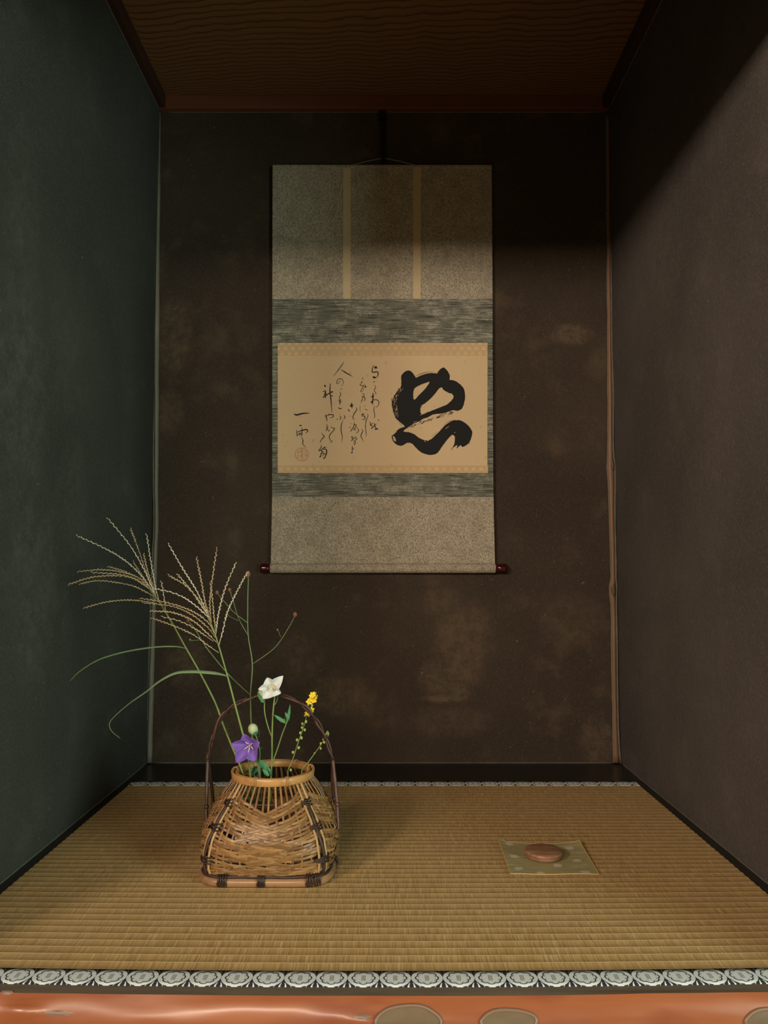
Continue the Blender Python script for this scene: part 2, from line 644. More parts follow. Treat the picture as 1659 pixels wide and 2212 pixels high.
for i, (wy, wz, ww, wh, _, _c, sd) in enumerate(WINDOWS):
    fr = MB()
    a, b, c, d = wy - ww / 2, wy + ww / 2, wz - wh / 2, wz + wh / 2
    x0, x1 = sorted((sd * RX, sd * (RX - 0.05))) if sd else (RY, RY + 0.05)
    for q in ((a - .03, b + .03, c - .03, c), (a - .03, b + .03, d, d + .03), (a - .03, a, c, d), (b, b + .03, c, d)):
        if sd:
            fr.box(x0, x1, q[0], q[1], q[2], q[3])
        else:
            fr.box(q[0], q[1], x0, x1, q[2], q[3])
    f = struct(fr.build('window_%d' % (i + 1), ROOMWOOD, smooth=False))
    if sd:
        x0, x1 = sorted((sd * (RX - .005), sd * (RX - 0.012)))
        struct(slab('paper_pane', PAPER_W, x0, x1, a, b, c, d, parent=f))
    else:
        struct(slab('paper_pane', PAPER_W, a, b, RY + .005, RY + .012, c, d, parent=f))  # pane of the added rear window

# thin pale line where the plaster meets the boards and battens
for i, pts in enumerate(([(-HALF + .0006, 1.06, .001), (-HALF + .0006, DEPTH - .012, .001)], [(HALF - .0006, 1.06, .001), (HALF - .0006, DEPTH - .012, .001)], [(-HALF + .02, DEPTH - .0006, .001), (HALF - .02, DEPTH - .0006, .001)],
                         [(-HALF + .0006, 1.06, BAT_Z), (-HALF + .0006, DEPTH - .012, BAT_Z)], [(HALF - .0006, 1.06, BAT_Z), (HALF - .0006, DEPTH - .012, BAT_Z)], [(-HALF + .02, DEPTH - .0006, BAT_Z), (HALF - .02, DEPTH - .0006, BAT_Z)])):
    k = MB()
    p, q = Vector(pts[0]), Vector(pts[1])
    k.tube([p.lerp(q, j / 60) for j in range(61)], [0.0012 + .0005 * mnoise.noise(Vector((j * .4, i, 0))) for j in range(61)], 6)
    struct(k.build('trim_%d' % (10 + i), EDGE_P))

# ------------------------------------------------------------ tatami mat with crested cloth borders
BOW = 0.036
MAT_FRONT, HERI_F, HERI_B = 1.0329, 1.0718, 1.953
PITCH, X0 = 0.04034, -0.0260


def bow(x, y):
    return BOW * x * x * max(0.0, 1 - (y - MAT_FRONT) / 0.6)


REED = Mat('woven_rush', 0.62, 0.35)
_x, _y, _z = REED.xyz()
_rid = REED.attr('rnd')
_row = REED.ma('FRACT', _rid)
_ridx = REED.ma('FLOOR', _rid)
_sv = REED.ma('ABSOLUTE', REED.ma('SUBTRACT', _row, 0.5))
_seam = REED.step(_sv, 0.40, 0.455)
_under = REED.ma('MULTIPLY', REED.step(_row, 0.70, 0.88), REED.step(_row, 0.88, .93, 1.0, 0.0))
_str = REED.noise(1.0, 2, REED.vec(REED.ma('MULTIPLY', _x, 820), REED.ma('MULTIPLY', _y, 4), REED.ma('MULTIPLY', _ridx, 3.7)), rough=0.7)
_str2 = REED.noise(1.0, 1, REED.vec(REED.ma('MULTIPLY', _x, 430), REED.ma('MULTIPLY', _y, 3), REED.ma('MULTIPLY', _ridx, 5.3)))
_c = REED.mix(REED.step(_str, .28, .72), (0.31, 0.190, 0.068), (0.53, 0.36, 0.150))
_c = REED.mix(REED.step(_str2, .6, .75), _c, (0.56, 0.42, 0.22))
_c = REED.mix(REED.ma('MULTIPLY', REED.step(REED.noise(2.1, 3), .4, .68), .3), _c, (0.38, 0.27, 0.13))
_sc_ = REED.mix(REED.step(_str, .25, .6), (0.50, 0.36, 0.17), (0.72, 0.55, 0.30))
REED.color(REED.mix(REED.ma('MULTIPLY', _seam, 0.85), _c, _sc_))
REED.bump(_str, 0.35, 0.001)

HERI = Mat('crested_border_cloth', 0.85, 0.2)
_x, _y, _z = HERI.xyz()
_fx = HERI.ma('SUBTRACT', HERI.ma('FRACT', HERI.ma('ADD', HERI.ma('DIVIDE', HERI.ma('SUBTRACT', _x, X0), PITCH), 0.5)), 0.5)
_fy = HERI.ma('DIVIDE', HERI.ma('SUBTRACT', HERI.attr('rnd'), 0.5), PITCH / 0.039)
_fy = HERI.ma('SUBTRACT', _fy, 0.005)
_r = HERI.ma('SQRT', HERI.ma('ADD', HERI.ma('MULTIPLY', _fx, _fx), HERI.ma('MULTIPLY', _fy, _fy)))
_ph = HERI.ma('ARCTAN2', _fy, _fx)
_disc = HERI.step(_r, 0.492, 0.50, 1.0, 0.0)
_sc = HERI.ma('ABSOLUTE', HERI.ma('COSINE', HERI.ma('MULTIPLY', _ph, 4.0)))
_R1 = HERI.ma('ADD', 0.295, HERI.ma('MULTIPLY', HERI.ma('SQRT', _sc), 0.065))
_l1 = HERI.step(HERI.ma('ABSOLUTE', HERI.ma('SUBTRACT', _r, _R1)), 0.018, 0.030, 1.0, 0.0)
_sc2 = HERI.ma('ABSOLUTE', HERI.ma('SINE', HERI.ma('MULTIPLY', _ph, 4.0)))
_R2 = HERI.ma('ADD', 0.235, HERI.ma('MULTIPLY', _sc2, 0.05))
_l2 = HERI.ma('MULTIPLY', HERI.step(HERI.ma('ABSOLUTE', HERI.ma('SUBTRACT', _r, _R2)), 0.008, 0.016, 0.6, 0.0), HERI.step(_sc2, .25, .6))
_cx = HERI.ma('ABSOLUTE', HERI.ma('SUBTRACT', HERI.ma('FRACT', HERI.ma('ADD', HERI.ma('MULTIPLY', _fx, 21.0), 0.5)), 0.5))
_cy = HERI.ma('ABSOLUTE', HERI.ma('SUBTRACT', HERI.ma('FRACT', HERI.ma('ADD', HERI.ma('MULTIPLY', _fy, 15.0), 0.5)), 0.5))
_in = HERI.ma('MULTIPLY', HERI.step(HERI.ma('ABSOLUTE', _fx), 0.070, 0.075, 1.0, 0.0), HERI.step(HERI.ma('ABSOLUTE', _fy), 0.15, 0.16, 1.0, 0.0))
_dash = HERI.ma('MULTIPLY', _in, HERI.ma('MULTIPLY', HERI.step(_cx, 0.24, 0.3, 1.0, 0.0), HERI.step(_cy, 0.36, 0.42, 1.0, 0.0)))
_dark = HERI.ma('MAXIMUM', HERI.ma('MAXIMUM', _l1, _l2), _dash)
_inner = HERI.mix(_dark, (0.66, 0.735, 0.75), (0.035, 0.04, 0.055))
# white sprays on navy between the crests
_gx = HERI.ma('SUBTRACT', 0.5, HERI.ma('ABSOLUTE', _fx))
_ay = HERI.ma('ABSOLUTE', _fy)
_lift = HERI.ma('SUBTRACT', _ay, 0.20)
_ang = HERI.ma('ARCTAN2', _gx, _lift)
_rad = HERI.ma('SQRT', HERI.ma('ADD', HERI.ma('MULTIPLY', _gx, _gx), HERI.ma('MULTIPLY', _lift, _lift)))
_st = HERI.ma('COSINE', HERI.ma('ADD', HERI.ma('MULTIPLY', _ang, 11.0), HERI.ma('MULTIPLY', _rad, 9.0)))
_spray = HERI.ma('MULTIPLY', HERI.ma('MULTIPLY', HERI.step(_st, 0.30, 0.7), HERI.step(_rad, 0.07, 0.12)), HERI.ma('MULTIPLY', HERI.step(_gx, 0.24, 0.30, 1.0, 0.0), HERI.step(_fy, 0.0, 0.02, 1.0, 0.35)))
_ring = HERI.step(HERI.ma('ABSOLUTE', HERI.ma('SUBTRACT', _r, 0.56)), 0.012, 0.02, 0.75, 0.0)
_outer = HERI.mix(_spray, (0.014, 0.016, 0.030), (0.66, 0.70, 0.70))
_thr = HERI.noise(1, 1, HERI.scaled((900, 500, 1)))
_hc = HERI.mix(_disc, _outer, _inner)
HERI.color(HERI.mix(HERI.ma('MULTIPLY', _thr, 0.12), _hc, (0.2, 0.21, 0.2), 'MIX'))
HERI.bump(_thr, 0.15, 0.0005)

tm = thing('tatami_mat', 'large straw coloured woven rush mat filling the alcove floor, with crested cloth borders', 'tatami mat', (0, 1.5, -0.05))
NR = 43
RW = (HERI_B - HERI_F) / NR
xs = [-MATX + 2 * MATX * i / 26 for i in range(27)]
k = MB()
rings = []
for r in range(NR):
    for q in range(7):
        if q == 6 and r < NR - 1:
            continue
        t = q / 6
        y = HERI_F + (r + t) * RW
        z = 0.0004 if q in (0, 6) else (-0.0002, -0.0006, -0.0007, -0.0006, -0.0002)[q - 1]
        k.r = r + t
        rings.append(k.verts([(x, y + bow(x, y), z) for x in xs]))
for a, b in zip(rings, rings[1:]):
    for i in range(26):
        k.face(a + i, a + i + 1, b + i + 1, b + i)
# underside and edges of the mat body
k.r = 0.3
k.box(-MATX, MATX, 1.058, MAT_BACK, -0.05, -0.004)
k.build('woven_cover', REED, tm)
for (y0, y1) in ((MAT_FRONT, HERI_F + 0.001), (HERI_B - 0.001, MAT_BACK)):
    k = MB()
    rr = []
    prof = [(0.0, -0.03), (0.0, -0.001), (0.004, 0.0002), (0.25, 0.0006), (0.5, 0.0007), (0.75, 0.0006), (0.996, 0.0002), (1.0, -0.003)]
    for t, z in prof:
        k.r = t
        y = y0 + (y1 - y0) * t
        rr.append(k.verts([(x, y + bow(x, y), z) for x in xs]))
    for a, b in zip(rr, rr[1:]):
        for i in range(26):
            k.face(a + i, a + i + 1, b + i + 1, b + i)
    ob = k.build('cloth_border', HERI, tm)
    ob['label'] = 'navy cloth border with white round crests'

# ------------------------------------------------------------ polished log along the front of the alcove
LOGM = Mat('polished_log', 0.24, 0.4)
_x, _y, _z = LOGM.xyz()
_g = LOGM.noise(1.0, 4, LOGM.scaled((3.0, 60, 60)), rough=0.6)
_g2 = LOGM.noise(7.0, 3, LOGM.scaled((0.8, 3, 3)))
_c = LOGM.mix(_g, (0.21, 0.060, 0.022), (0.40, 0.128, 0.048))
_c = LOGM.mix(LOGM.step(_g2, .55, .72), _c, (0.24, 0.06, 0.022))
LOGM.color(_c)
LOGM.rough(LOGM.step(_g2, .3, .7, .26, .40))
LOGM.b.inputs['Coat Weight'].default_value = 0.25
LOGM.b.inputs['Coat Roughness'].default_value = 0.18
LOGM.bump(LOGM.noise(16, 3, LOGM.scaled((.6, 1, 1))), 0.12, 0.004)
LOGTOP = Mat('planed_log_top', 0.75, 0.3)
LOGTOP.color(LOGTOP.mix(LOGTOP.noise(1.0, 4, LOGTOP.scaled((9, 90, 90))), (0.085, 0.065, 0.045), (0.17, 0.135, 0.095)))
CUTM = Mat('cut_knot_wood', 0.55, 0.4)
CUTM.color(CUTM.mix(CUTM.noise(70, 4, CUTM.scaled((.6, 1, 1))), (0.10, 0.065, 0.035), (0.18, 0.125, 0.07)))
RIMM = Mat('cut_knot_rim', 0.4, 0.5)
RIMM.color((0.215, 0.135, 0.09))

LR = 0.055


def log_pt(x, a, dr=0.0):
    """a = angle round the log from the planed edge downwards"""
    nse = 0.0035 * mnoise.noise(Vector((x * 4.1, a * 1.3, 4.0))) + 0.0012 * mnoise.noise(Vector((x * 17, a * 3, 1.0)))
    for (bx, ba, h, sx, sa) in ((-0.44, 0.35, 0.006, 0.022, 0.12), (-0.02, 0.50, 0.005, 0.02, 0.12)):
        nse += h * math.exp(-((x - bx) / sx) ** 2 - ((a - ba) / sa) ** 2)
    cy, cz = 1.0524, -0.0396
    th = math.radians(135) + a
    yb = bow(x, MAT_FRONT)
    r = LR + (nse + dr)
    return Vector((x, cy + yb + r * math.cos(th), cz + r * math.sin(th)))


lg = thing('log_beam', 'polished reddish round log along the front edge of the straw mat', 'log beam', (0, 1.05, -0.2))
k = MB()
lx = [-0.74 + 1.48 * i / 150 for i in range(151)]
rows = []
for i, x in enumerate(lx):
    row = [log_pt(x, 2.2 * q / 26) for q in range(27)]
    rows.append(k.verts(row))
for a, b in zip(rows, rows[1:]):
    for q in range(26):
        k.face(a + q, a + q + 1, b + q + 1, b + q)
lb = k.build('round_face', LOGM, lg)
k = MB()
rows = []
for x in lx:
    e = log_pt(x, 0)
    yb = bow(x, MAT_FRONT)
    rows.append(k.verts([(x, MAT_FRONT + 0.003 + yb, -0.004), (x, MAT_FRONT + yb - 0.0002, -0.0006), (x, (e.y + MAT_FRONT + yb) / 2, -0.0008 + .0004 * mnoise.noise(Vector((x * 30, 2, 2)))), tuple(e), (x, e.y + 0.004, -0.06), (x, MAT_FRONT + 0.003 + yb, -0.06)]))
for a, b in zip(rows, rows[1:]):
    for q in range(5):
        k.face(a + q, a + q + 1, b + q + 1, b + q)
k.build('planed_top', LOGTOP, lg, smooth=False)


def cut_knot(px, py, wpx, apx, seed):
    P = None
    for i in range(400):                      # walk the line of sight to the log
        a = 2.0 * i / 400
        q = on_floor(px, py, log_pt(0, a).z)
        if P is None and q.y > log_pt(q.x, a).y - 0.0005:
            P = (q.x, a)
            break
    if P is None:
        return
    x0, a0 = P
    rx = wpx / 2 / FPX * 1.02
    ra = apx
    rr = random.Random(seed)
    c, rim = MB(), MB()
    NA = 40
    wob = [1 + 0.10 * mnoise.noise(Vector((math.cos(2 * PI * j / NA) * 1.4, math.sin(2 * PI * j / NA) * 1.4, seed * 3.1))) for j in range(NA)]
    mid = c.verts([log_pt(x0, a0, 0.0008)])
    prev = None
    for s in (0.35, 0.7, 1.0):
        ring = c.verts([log_pt(x0 + rx * s * wob[j] * math.cos(2 * PI * j / NA), a0 + ra * s * wob[j] * math.sin(2 * PI * j / NA), 0.0012) for j in range(NA)])
        for j in range(NA):
            j2 = (j + 1) % NA
            if prev is None:
                c.face(mid, ring + j, ring + j2)
            else:
                c.face(prev + j, ring + j, ring + j2, prev + j2)
        prev = ring
    c.build('cut_knot', CUTM, lg)
    rim.tube([log_pt(x0 + rx * wob[j] * math.cos(2 * PI * j / NA), a0 + ra * wob[j] * math.sin(2 * PI * j / NA), 0.0006) for j in range(NA)], 0.0024, 8, closed=True)
    rim.build('knot_rim', RIMM, lg)


cut_knot(882, 2208, 136, 0.30, 1)
cut_knot(1100, 2206, 116, 0.20, 2)
cut_knot(1668, 2206, 110, 0.24, 3)
SCAR = Mat('pale_scar', 0.45, 0.5)
SCAR.color((0.24, 0.155, 0.115))


def scar(px, py, wpx, dz, seed):
    for i in range(400):
        a = 2.0 * i / 400
        q = on_floor(px, py, log_pt(0, a).z)
        if q.y > log_pt(q.x, a).y - 0.0005:
            break
    k = MB()
    x0 = q.x
    rx = wpx / 2 / FPX * 1.02
    cen = k.verts([log_pt(x0, a, 0.0022)])
    prev = None
    for s_ in (0.5, 1.0):
        ring = k.verts([log_pt(x0 + rx * s_ * (1 + .2 * math.sin(3 * j + seed)) * math.cos(2 * PI * j / 20), a + dz * s_ * math.sin(2 * PI * j / 20), 0.0016 * (1.15 - s_)) for j in range(20)])
        for j in range(20):
            j2 = (j + 1) % 20
            if prev is None:
                k.face(cen, ring + j, ring + j2)
            else:
                k.face(prev + j, ring + j, ring + j2, prev + j2)
        prev = ring
    k.build('branch_scar', SCAR, lg)


scar(125, 2187, 56, 0.055, 1)
scar(782, 2197, 36, 0.05, 2)
scar(22, 2136, 26, 0.05, 3)

# ------------------------------------------------------------ hanging scroll
def crackle(name, dark, lightc):
    m = Mat(name, 0.9, 0.15)
    wv = m.n('ShaderNodeVectorMath', operation='ADD')
    nz = m.n('ShaderNodeTexNoise')
    m.link(m.co, nz.inputs['Vector'])
    nz.inputs['Scale'].default_value = 160
    sc = m.n('ShaderNodeVectorMath', operation='SCALE')
    m.link(nz.outputs['Color'], sc.inputs[0])
    sc.inputs['Scale'].default_value = 0.010
    m.link(m.co, wv.inputs[0])
    m.link(sc.outputs[0], wv.inputs[1])
    d = m.voro(235, wv.outputs[0], 'DISTANCE_TO_EDGE')
    d2 = m.voro(180, m.scaled((1, 1, 0.55), wv.outputs[0]), 'DISTANCE_TO_EDGE')
    ln = m.ma('MAXIMUM', m.step(d, 0.02, 0.12, 1.0, 0.0), m.ma('MULTIPLY', m.step(d2, 0.02, 0.10, 1.0, 0.0), 0.8))
    ln = m.ma('MULTIPLY', ln, m.step(m.noise(26, 3), 0.25, 0.62, 0.6, 1.0))
    m.color(m.mix(ln, dark, lightc))
    m.bump(ln, 0.12, 0.0005)
    return m


CLOTH = crackle('crackled_grey_paper', (0.22, 0.20, 0.155), (0.60, 0.55, 0.43))
STRIPE = Mat('streaked_green_cloth', 0.9, 0.15)
_x, _y, _z = STRIPE.xyz()
_ln = STRIPE.noise(1.0, 3, STRIPE.vec(STRIPE.ma('MULTIPLY', _x, 12), 0.0, STRIPE.ma('MULTIPLY', _z, 520)), rough=0.6)
_worn = STRIPE.noise(22, 5, STRIPE.scaled((1, 1, 1.6)), rough=0.7)
_sq = STRIPE.voro(240, None, 'DISTANCE_TO_EDGE')
_wl = STRIPE.ma('MULTIPLY', STRIPE.step(_worn, 0.42, 0.62), STRIPE.ma('MAXIMUM', STRIPE.step(_ln, .5, .62), STRIPE.step(_sq, .02, .1, 1.0, 0.0)))
_c = STRIPE.mix(STRIPE.step(_ln, 0.36, 0.6), (0.060, 0.066, 0.055), (0.215, 0.226, 0.185))
STRIPE.color(STRIPE.mix(STRIPE.ma('MULTIPLY', _wl, 0.7), _c, (0.58, 0.58, 0.48)))
STRIPE.bump(_ln, 0.2, 0.0006)
FUTAI = Mat('tan_ribbon_silk', 0.85, 0.2)
FUTAI.color(FUTAI.mix(FUTAI.noise(30, 3), (0.60, 0.50, 0.315), (0.64, 0.535, 0.345)))
PAPER = Mat('aged_paper', 0.9, 0.15)
_pc = PAPER.mix(PAPER.noise(6, 4), (0.68, 0.53, 0.325), (0.74, 0.585, 0.37))
_pc = PAPER.mix(PAPER.ma('MULTIPLY', PAPER.step(PAPER.noise(70, 3), .64, .74), .3), _pc, (0.36, 0.25, 0.13))
PAPER.color(_pc)
P0 = at(609, 760, DEPTH - 0.016)
MPITCH = 16.0 * DEPTH / FPX
GOLD = Mat('gold_patterned_silk', 0.6, 0.4)
_x, _y, _z = GOLD.xyz()
_v = GOLD.ma('DIVIDE', GOLD.ma('SUBTRACT', _z, at(830, 763, DEPTH - 0.016).z), 11.5 * DEPTH / FPX)
_ri = GOLD.ma('FLOOR', GOLD.ma('ADD', _v, 0.5))
_fv = GOLD.ma('SUBTRACT', GOLD.ma('FRACT', GOLD.ma('ADD', _v, 0.5)), 0.5)
_u = GOLD.ma('ADD', GOLD.ma('DIVIDE', GOLD.ma('SUBTRACT', _x, P0.x), MPITCH), GOLD.ma('MULTIPLY', _ri, 0.5))
_fu = GOLD.ma('SUBTRACT', GOLD.ma('FRACT', GOLD.ma('ADD', _u, 0.5)), 0.5)
_bx = GOLD.ma('MULTIPLY', GOLD.step(GOLD.ma('ABSOLUTE', _fu), .22, .28, 1.0, 0.0), GOLD.step(GOLD.ma('ABSOLUTE', _fv), .27, .36, 1.0, 0.0))
_foot = GOLD.step(_fv, -0.30, -0.05, 1.0, 0.35)
_fleck = GOLD.step(GOLD.noise(420, 2), .40, .55, .25, 1.0)
_wear = GOLD.step(GOLD.noise(9, 3), .35, .6, .35, 1.0)
_mk = GOLD.ma('MULTIPLY', GOLD.ma('MULTIPLY', _bx, _foot), GOLD.ma('MULTIPLY', _fleck, _wear))
GOLD.color(GOLD.mix(_mk, (0.60, 0.44, 0.245), (0.95, 0.70, 0.33)))
INK = Mat('black_ink', 0.7, 0.3)
INK.color((0.009, 0.010, 0.011))
SEALM = Mat('vermilion_seal', 0.8, 0.2)
SEALM.color((0.48, 0.155, 0.09))
ROD = Mat('dark_red_lacquer', 0.12, 0.6)
ROD.color((0.045, 0.004, 0.006))
CORD = Mat('hanging_cord', 0.8)
CORD.color((0.26, 0.24, 0.19))
HOOKM = Mat('black_hanger', 0.55, 0.3)
HOOKM.color(HOOKM.mix(HOOKM.noise(30, 3, HOOKM.scaled((1, 1, .1))), (0.006, 0.006, 0.006), (0.014, 0.013, 0.012)))

YS = DEPTH - 0.016                       # plane of the scroll, a little off the wall
sc0 = at(828, 357, YS)
scroll = thing('hanging_scroll', 'hanging scroll with black brush calligraphy on tan paper, on the back wall', 'scroll', (0, YS, sc0.z))


def px_box(name, m, x0, x1, y0, y1, proud=0.0, thick=0.0010, bevel=0.0002, skew=None):
    """flat piece of the scroll given by its place in the sheet; skew = lower x's"""
    a, b = at(x0, y0, YS), at(x1, y0, YS)
    lx0, lx1 = skew or (x0, x1)
    c, d = at(lx0, y1, YS), at(lx1, y1, YS)
    k = MB()
    NXX, NZ = 1, 10
    f, g = [], []
    for i in range(NZ + 1):
        t = i / NZ
        l, r = a.lerp(c, t), b.lerp(d, t)
        f.append(k.verts([(l.x, YS - proud - thick, l.z), (r.x, YS - proud - thick, r.z)]))
        g.append(k.verts([(l.x, YS - proud, l.z), (r.x, YS - proud, r.z)]))
    for i in range(NZ):
        k.face(f[i], f[i] + 1, f[i + 1] + 1, f[i + 1])
        k.face(g[i], g[i + 1], g[i + 1] + 1, g[i] + 1)
        k.face(f[i], f[i + 1], g[i + 1], g[i])
        k.face(f[i] + 1, g[i] + 1, g[i + 1] + 1, f[i + 1] + 1)
    k.face(f[0], g[0], g[0] + 1, f[0] + 1)
    k.face(f[NZ], f[NZ] + 1, g[NZ] + 1, g[NZ])
    return k.build(name, m, scroll, smooth=False)


o = px_box('upper_panel', CLOTH, 589, 1062, 358, 646, skew=(588.4, 1064))
o['label'] = 'plain grey crackled cloth at the top of the scroll'
for x0, x1 in ((741, 757.5), (892.5, 909)):
    o = px_box('hanging_ribbon', FUTAI, x0, x1, 358, 646, proud=0.0010, thick=0.0012)
    o['label'] = 'narrow tan ribbon'
o = px_box('upper_band', STRIPE, 588.4, 1064, 646, 741)
o['label'] = 'dark green band with pale streaks'
px_box('side_band', STRIPE, 588.4, 600, 741, 1022, skew=(588, 600))
px_box('side_band', STRIPE, 1053, 1064, 741, 1022, skew=(1054, 1065.5))
px_box('lower_band', STRIPE, 588, 1065.5, 1022, 1073.5, skew=(588, 1066))
px_box('lower_panel', CLOTH, 588, 1066, 1073.5, 1217, skew=(585, 1069))
px_box('silk_strip', GOLD, 600, 1053, 741, 768.5, proud=0.0002, thick=0.0011)['label'] = 'gold patterned silk strip'
px_box('silk_strip', GOLD, 600, 1054, 1005.5, 1022, proud=0.0002, thick=0.0011)['label'] = 'gold patterned silk strip'
pap = px_box('paper', PAPER, 600, 1053, 768.5, 1005.5)
pap['label'] = 'tan paper with black brush writing'
# roller
rc = at(827, 1227.5, YS)
k = MB()
s = DEPTH / FPX
rl, rr_ = at(584, 1227.5, YS).x, at(1070, 1227.5, YS).x
ROLL_Y = DEPTH - 0.0148
RAD = 0.0136
k.lathe([(RAD * .97, rl), (RAD, rl + .0015), (RAD, rr_ - .0015), (RAD * .97, rr_)], 40, (0, ROLL_Y, rc.z), axis='x')
rollo = k.build('roller', CLOTH, scroll)
for sgn, x0, x1 in ((-1, rl, at(563.5, 1228, YS).x), (1, rr_, at(1094, 1228, YS).x)):
    k = MB()
    a, b = x0 - sgn * 0.002, x1
    kr = 0.0130
    k.lathe([(kr * .86, a), (kr * .93, a + (b - a) * .5), (kr, b - (b - a) * .16), (kr * .97, b - (b - a) * .05), (kr * .86, b)], 36, (0, ROLL_Y, rc.z), axis='x')
    k.build('roller_knob', ROD, scroll)['label'] = 'glossy dark red knob at the roller end'
k = MB()
tz = at(828, 357, YS).z
k.box(at(589, 357, YS).x, at(1062, 357, YS).x, YS - 0.004, YS + 0.006, tz - 0.010, tz)
k.build('top_rod', CLOTH, scroll, smooth=False, bevel=0.002)
k = MB()
hk = at(828, 341, YS)
for q in (755, 903):
    p = at(q, 356.5, YS)
    k.tube([p + Vector((0, 0, -0.002)), p.lerp(hk, 0.5), hk + Vector((0, 0, 0.0))], 0.0014, 8)
k.build('cord', CORD, scroll)

# calligraphy ------------------------------------------------
INKY = YS - 0.0010


def big_pt(x, y):
    return at(820 + x / 6.9125, 770 + y / 6.9125, INKY)


def rough_outline(pts, amp, seed, n=5):
    P = catmull([Vector((x, y, 0)) for x, y in pts], n, closed=True)
    out = []
    L = len(P)
    for i, p in enumerate(P):
        t = P[(i + 1) % L] - P[i - 1]
        nrm = Vector((t.y, -t.x, 0))
        if nrm.length > 1e-6:
            nrm.normalize()
        q = mnoise.noise(Vector((p.x * 0.05, p.y * 0.05, seed))) * amp + mnoise.noise(Vector((p.x * .18, p.y * .18, seed + 5))) * amp * 0.6
        out.append(p + nrm * q)
    return out


OUT = [(322, 300), (345, 258), (400, 216), (450, 212), (490, 240), (528, 292), (545, 316), (600, 291), (680, 263), (760, 250), (855, 250), (872, 228), (905, 190), (955, 165),
       (995, 195), (1035, 250), (1050, 300), (1046, 348), (1100, 355), (1160, 385), (1220, 430), (1260, 490), (1275, 560), (1275, 630), (1257, 720), (1228, 780), (1190, 803),
       (1145, 815), (1105, 802), (1040, 822), (960, 848), (870, 858), (800, 868), (720, 908), (650, 932), (600, 965), (520, 1000), (455, 1040), (405, 1072), (358, 1120),
       (450, 1135), (520, 1165), (590, 1215), (650, 1243), (705, 1255), (760, 1240), (800, 1210), (850, 1160), (920, 1090), (990, 1020), (1070, 968), (1150, 952), (1230, 965),
       (1310, 1020), (1360, 1080), (1385, 1130), (1372, 1200), (1345, 1280), (1300, 1322), (1240, 1352), (1212, 1325), (1185, 1345), (1150, 1372), (1158, 1328), (1120, 1345), (1070, 1392), (1112, 1320),
       (1122, 1250), (1120, 1195), (1090, 1170), (1050, 1200), (990, 1270), (930, 1350), (890, 1410), (830, 1460), (740, 1470), (660, 1450), (590, 1410), (530, 1350), (490, 1308),
       (450, 1290), (400, 1296), (350, 1326), (290, 1332), (230, 1300), (187, 1240), (182, 1190), (215, 1160), (250, 1125), (285, 1085), (335, 1062), (375, 1045), (340, 1010), (290, 970), (240, 920),
       (215, 850), (192, 770), (182, 690), (205, 620), (245, 545), (290, 490), (318, 450), (325, 380)]
H1 = [(745, 382), (690, 470), (600, 565), (522, 645), (502, 600), (512, 500), (545, 460), (620, 420), (690, 395)]
H2 = [(920, 462), (960, 505), (1030, 543), (1080, 560), (1104, 605), (1070, 660), (1000, 720), (920, 755), (800, 800), (700, 838), (630, 860), (608, 820), (625, 750), (700, 685), (780, 610), (850, 530), (880, 490)]
H3 = [(198, 1190), (225, 1205), (240, 1235), (245, 1262), (225, 1268), (205, 1235)]


def mapped(pts):
    return [big_pt(p.x, p.y) for p in pts]


k = MB()
k.poly(mapped(rough_outline(OUT, 4.5, 1.0)), [mapped(rough_outline(H1, 2.5, 2.0, 4)), mapped(rough_outline(H2, 5.0, 3.0, 4)), mapped(rough_outline(H3, 1.5, 4.0, 3))], 0.0003)


def brush(k, pts, w, depth, mp, taper=(0.55, 1.0, 0.9, 0.35), n=5):
    P = catmull([Vector((x, y, 0)) for x, y in pts], n) if len(pts) > 2 else [Vector((*pts[0], 0)).lerp(Vector((*pts[1], 0)), i / 4) for i in range(5)]
    L = len(P)
    ws = lerp_list(list(taper), L)
    lft, rgt = [], []
    for i, p in enumerate(P):
        t = P[min(i + 1, L - 1)] - P[max(i - 1, 0)]
        t = t.normalized() if t.length > 1e-6 else Vector((1, 0, 0))
        nn = Vector((t.y, -t.x, 0))
        h = w * ws[i] / 2 * (1 + 0.25 * mnoise.noise(Vector((p.x * .05, p.y * .05, 2))))
        lft.append(p + nn * h)
        rgt.append(p - nn * h)
    t0 = (P[0] - P[1]).normalized() * w * ws[0] * 0.4
    t1 = (P[-1] - P[-2]).normalized() * w * ws[-1] * 0.4
    a = k.verts([mp(q.x, q.y) + Vector((0, -depth, 0)) for q in lft])
    b = k.verts([mp(q.x, q.y) + Vector((0, -depth, 0)) for q in rgt])
    for i in range(L - 1):
        k.face(a + i, a + i + 1, b + i + 1, b + i)
    s0, s1 = P[0] + t0, P[-1] + t1
    c = k.verts([mp(s0.x, s0.y) + Vector((0, -depth, 0)), mp(s1.x, s1.y) + Vector((0, -depth, 0))])
    k.face(a, b, c)
    k.face(a + L - 1, c + 1, b + L - 1)


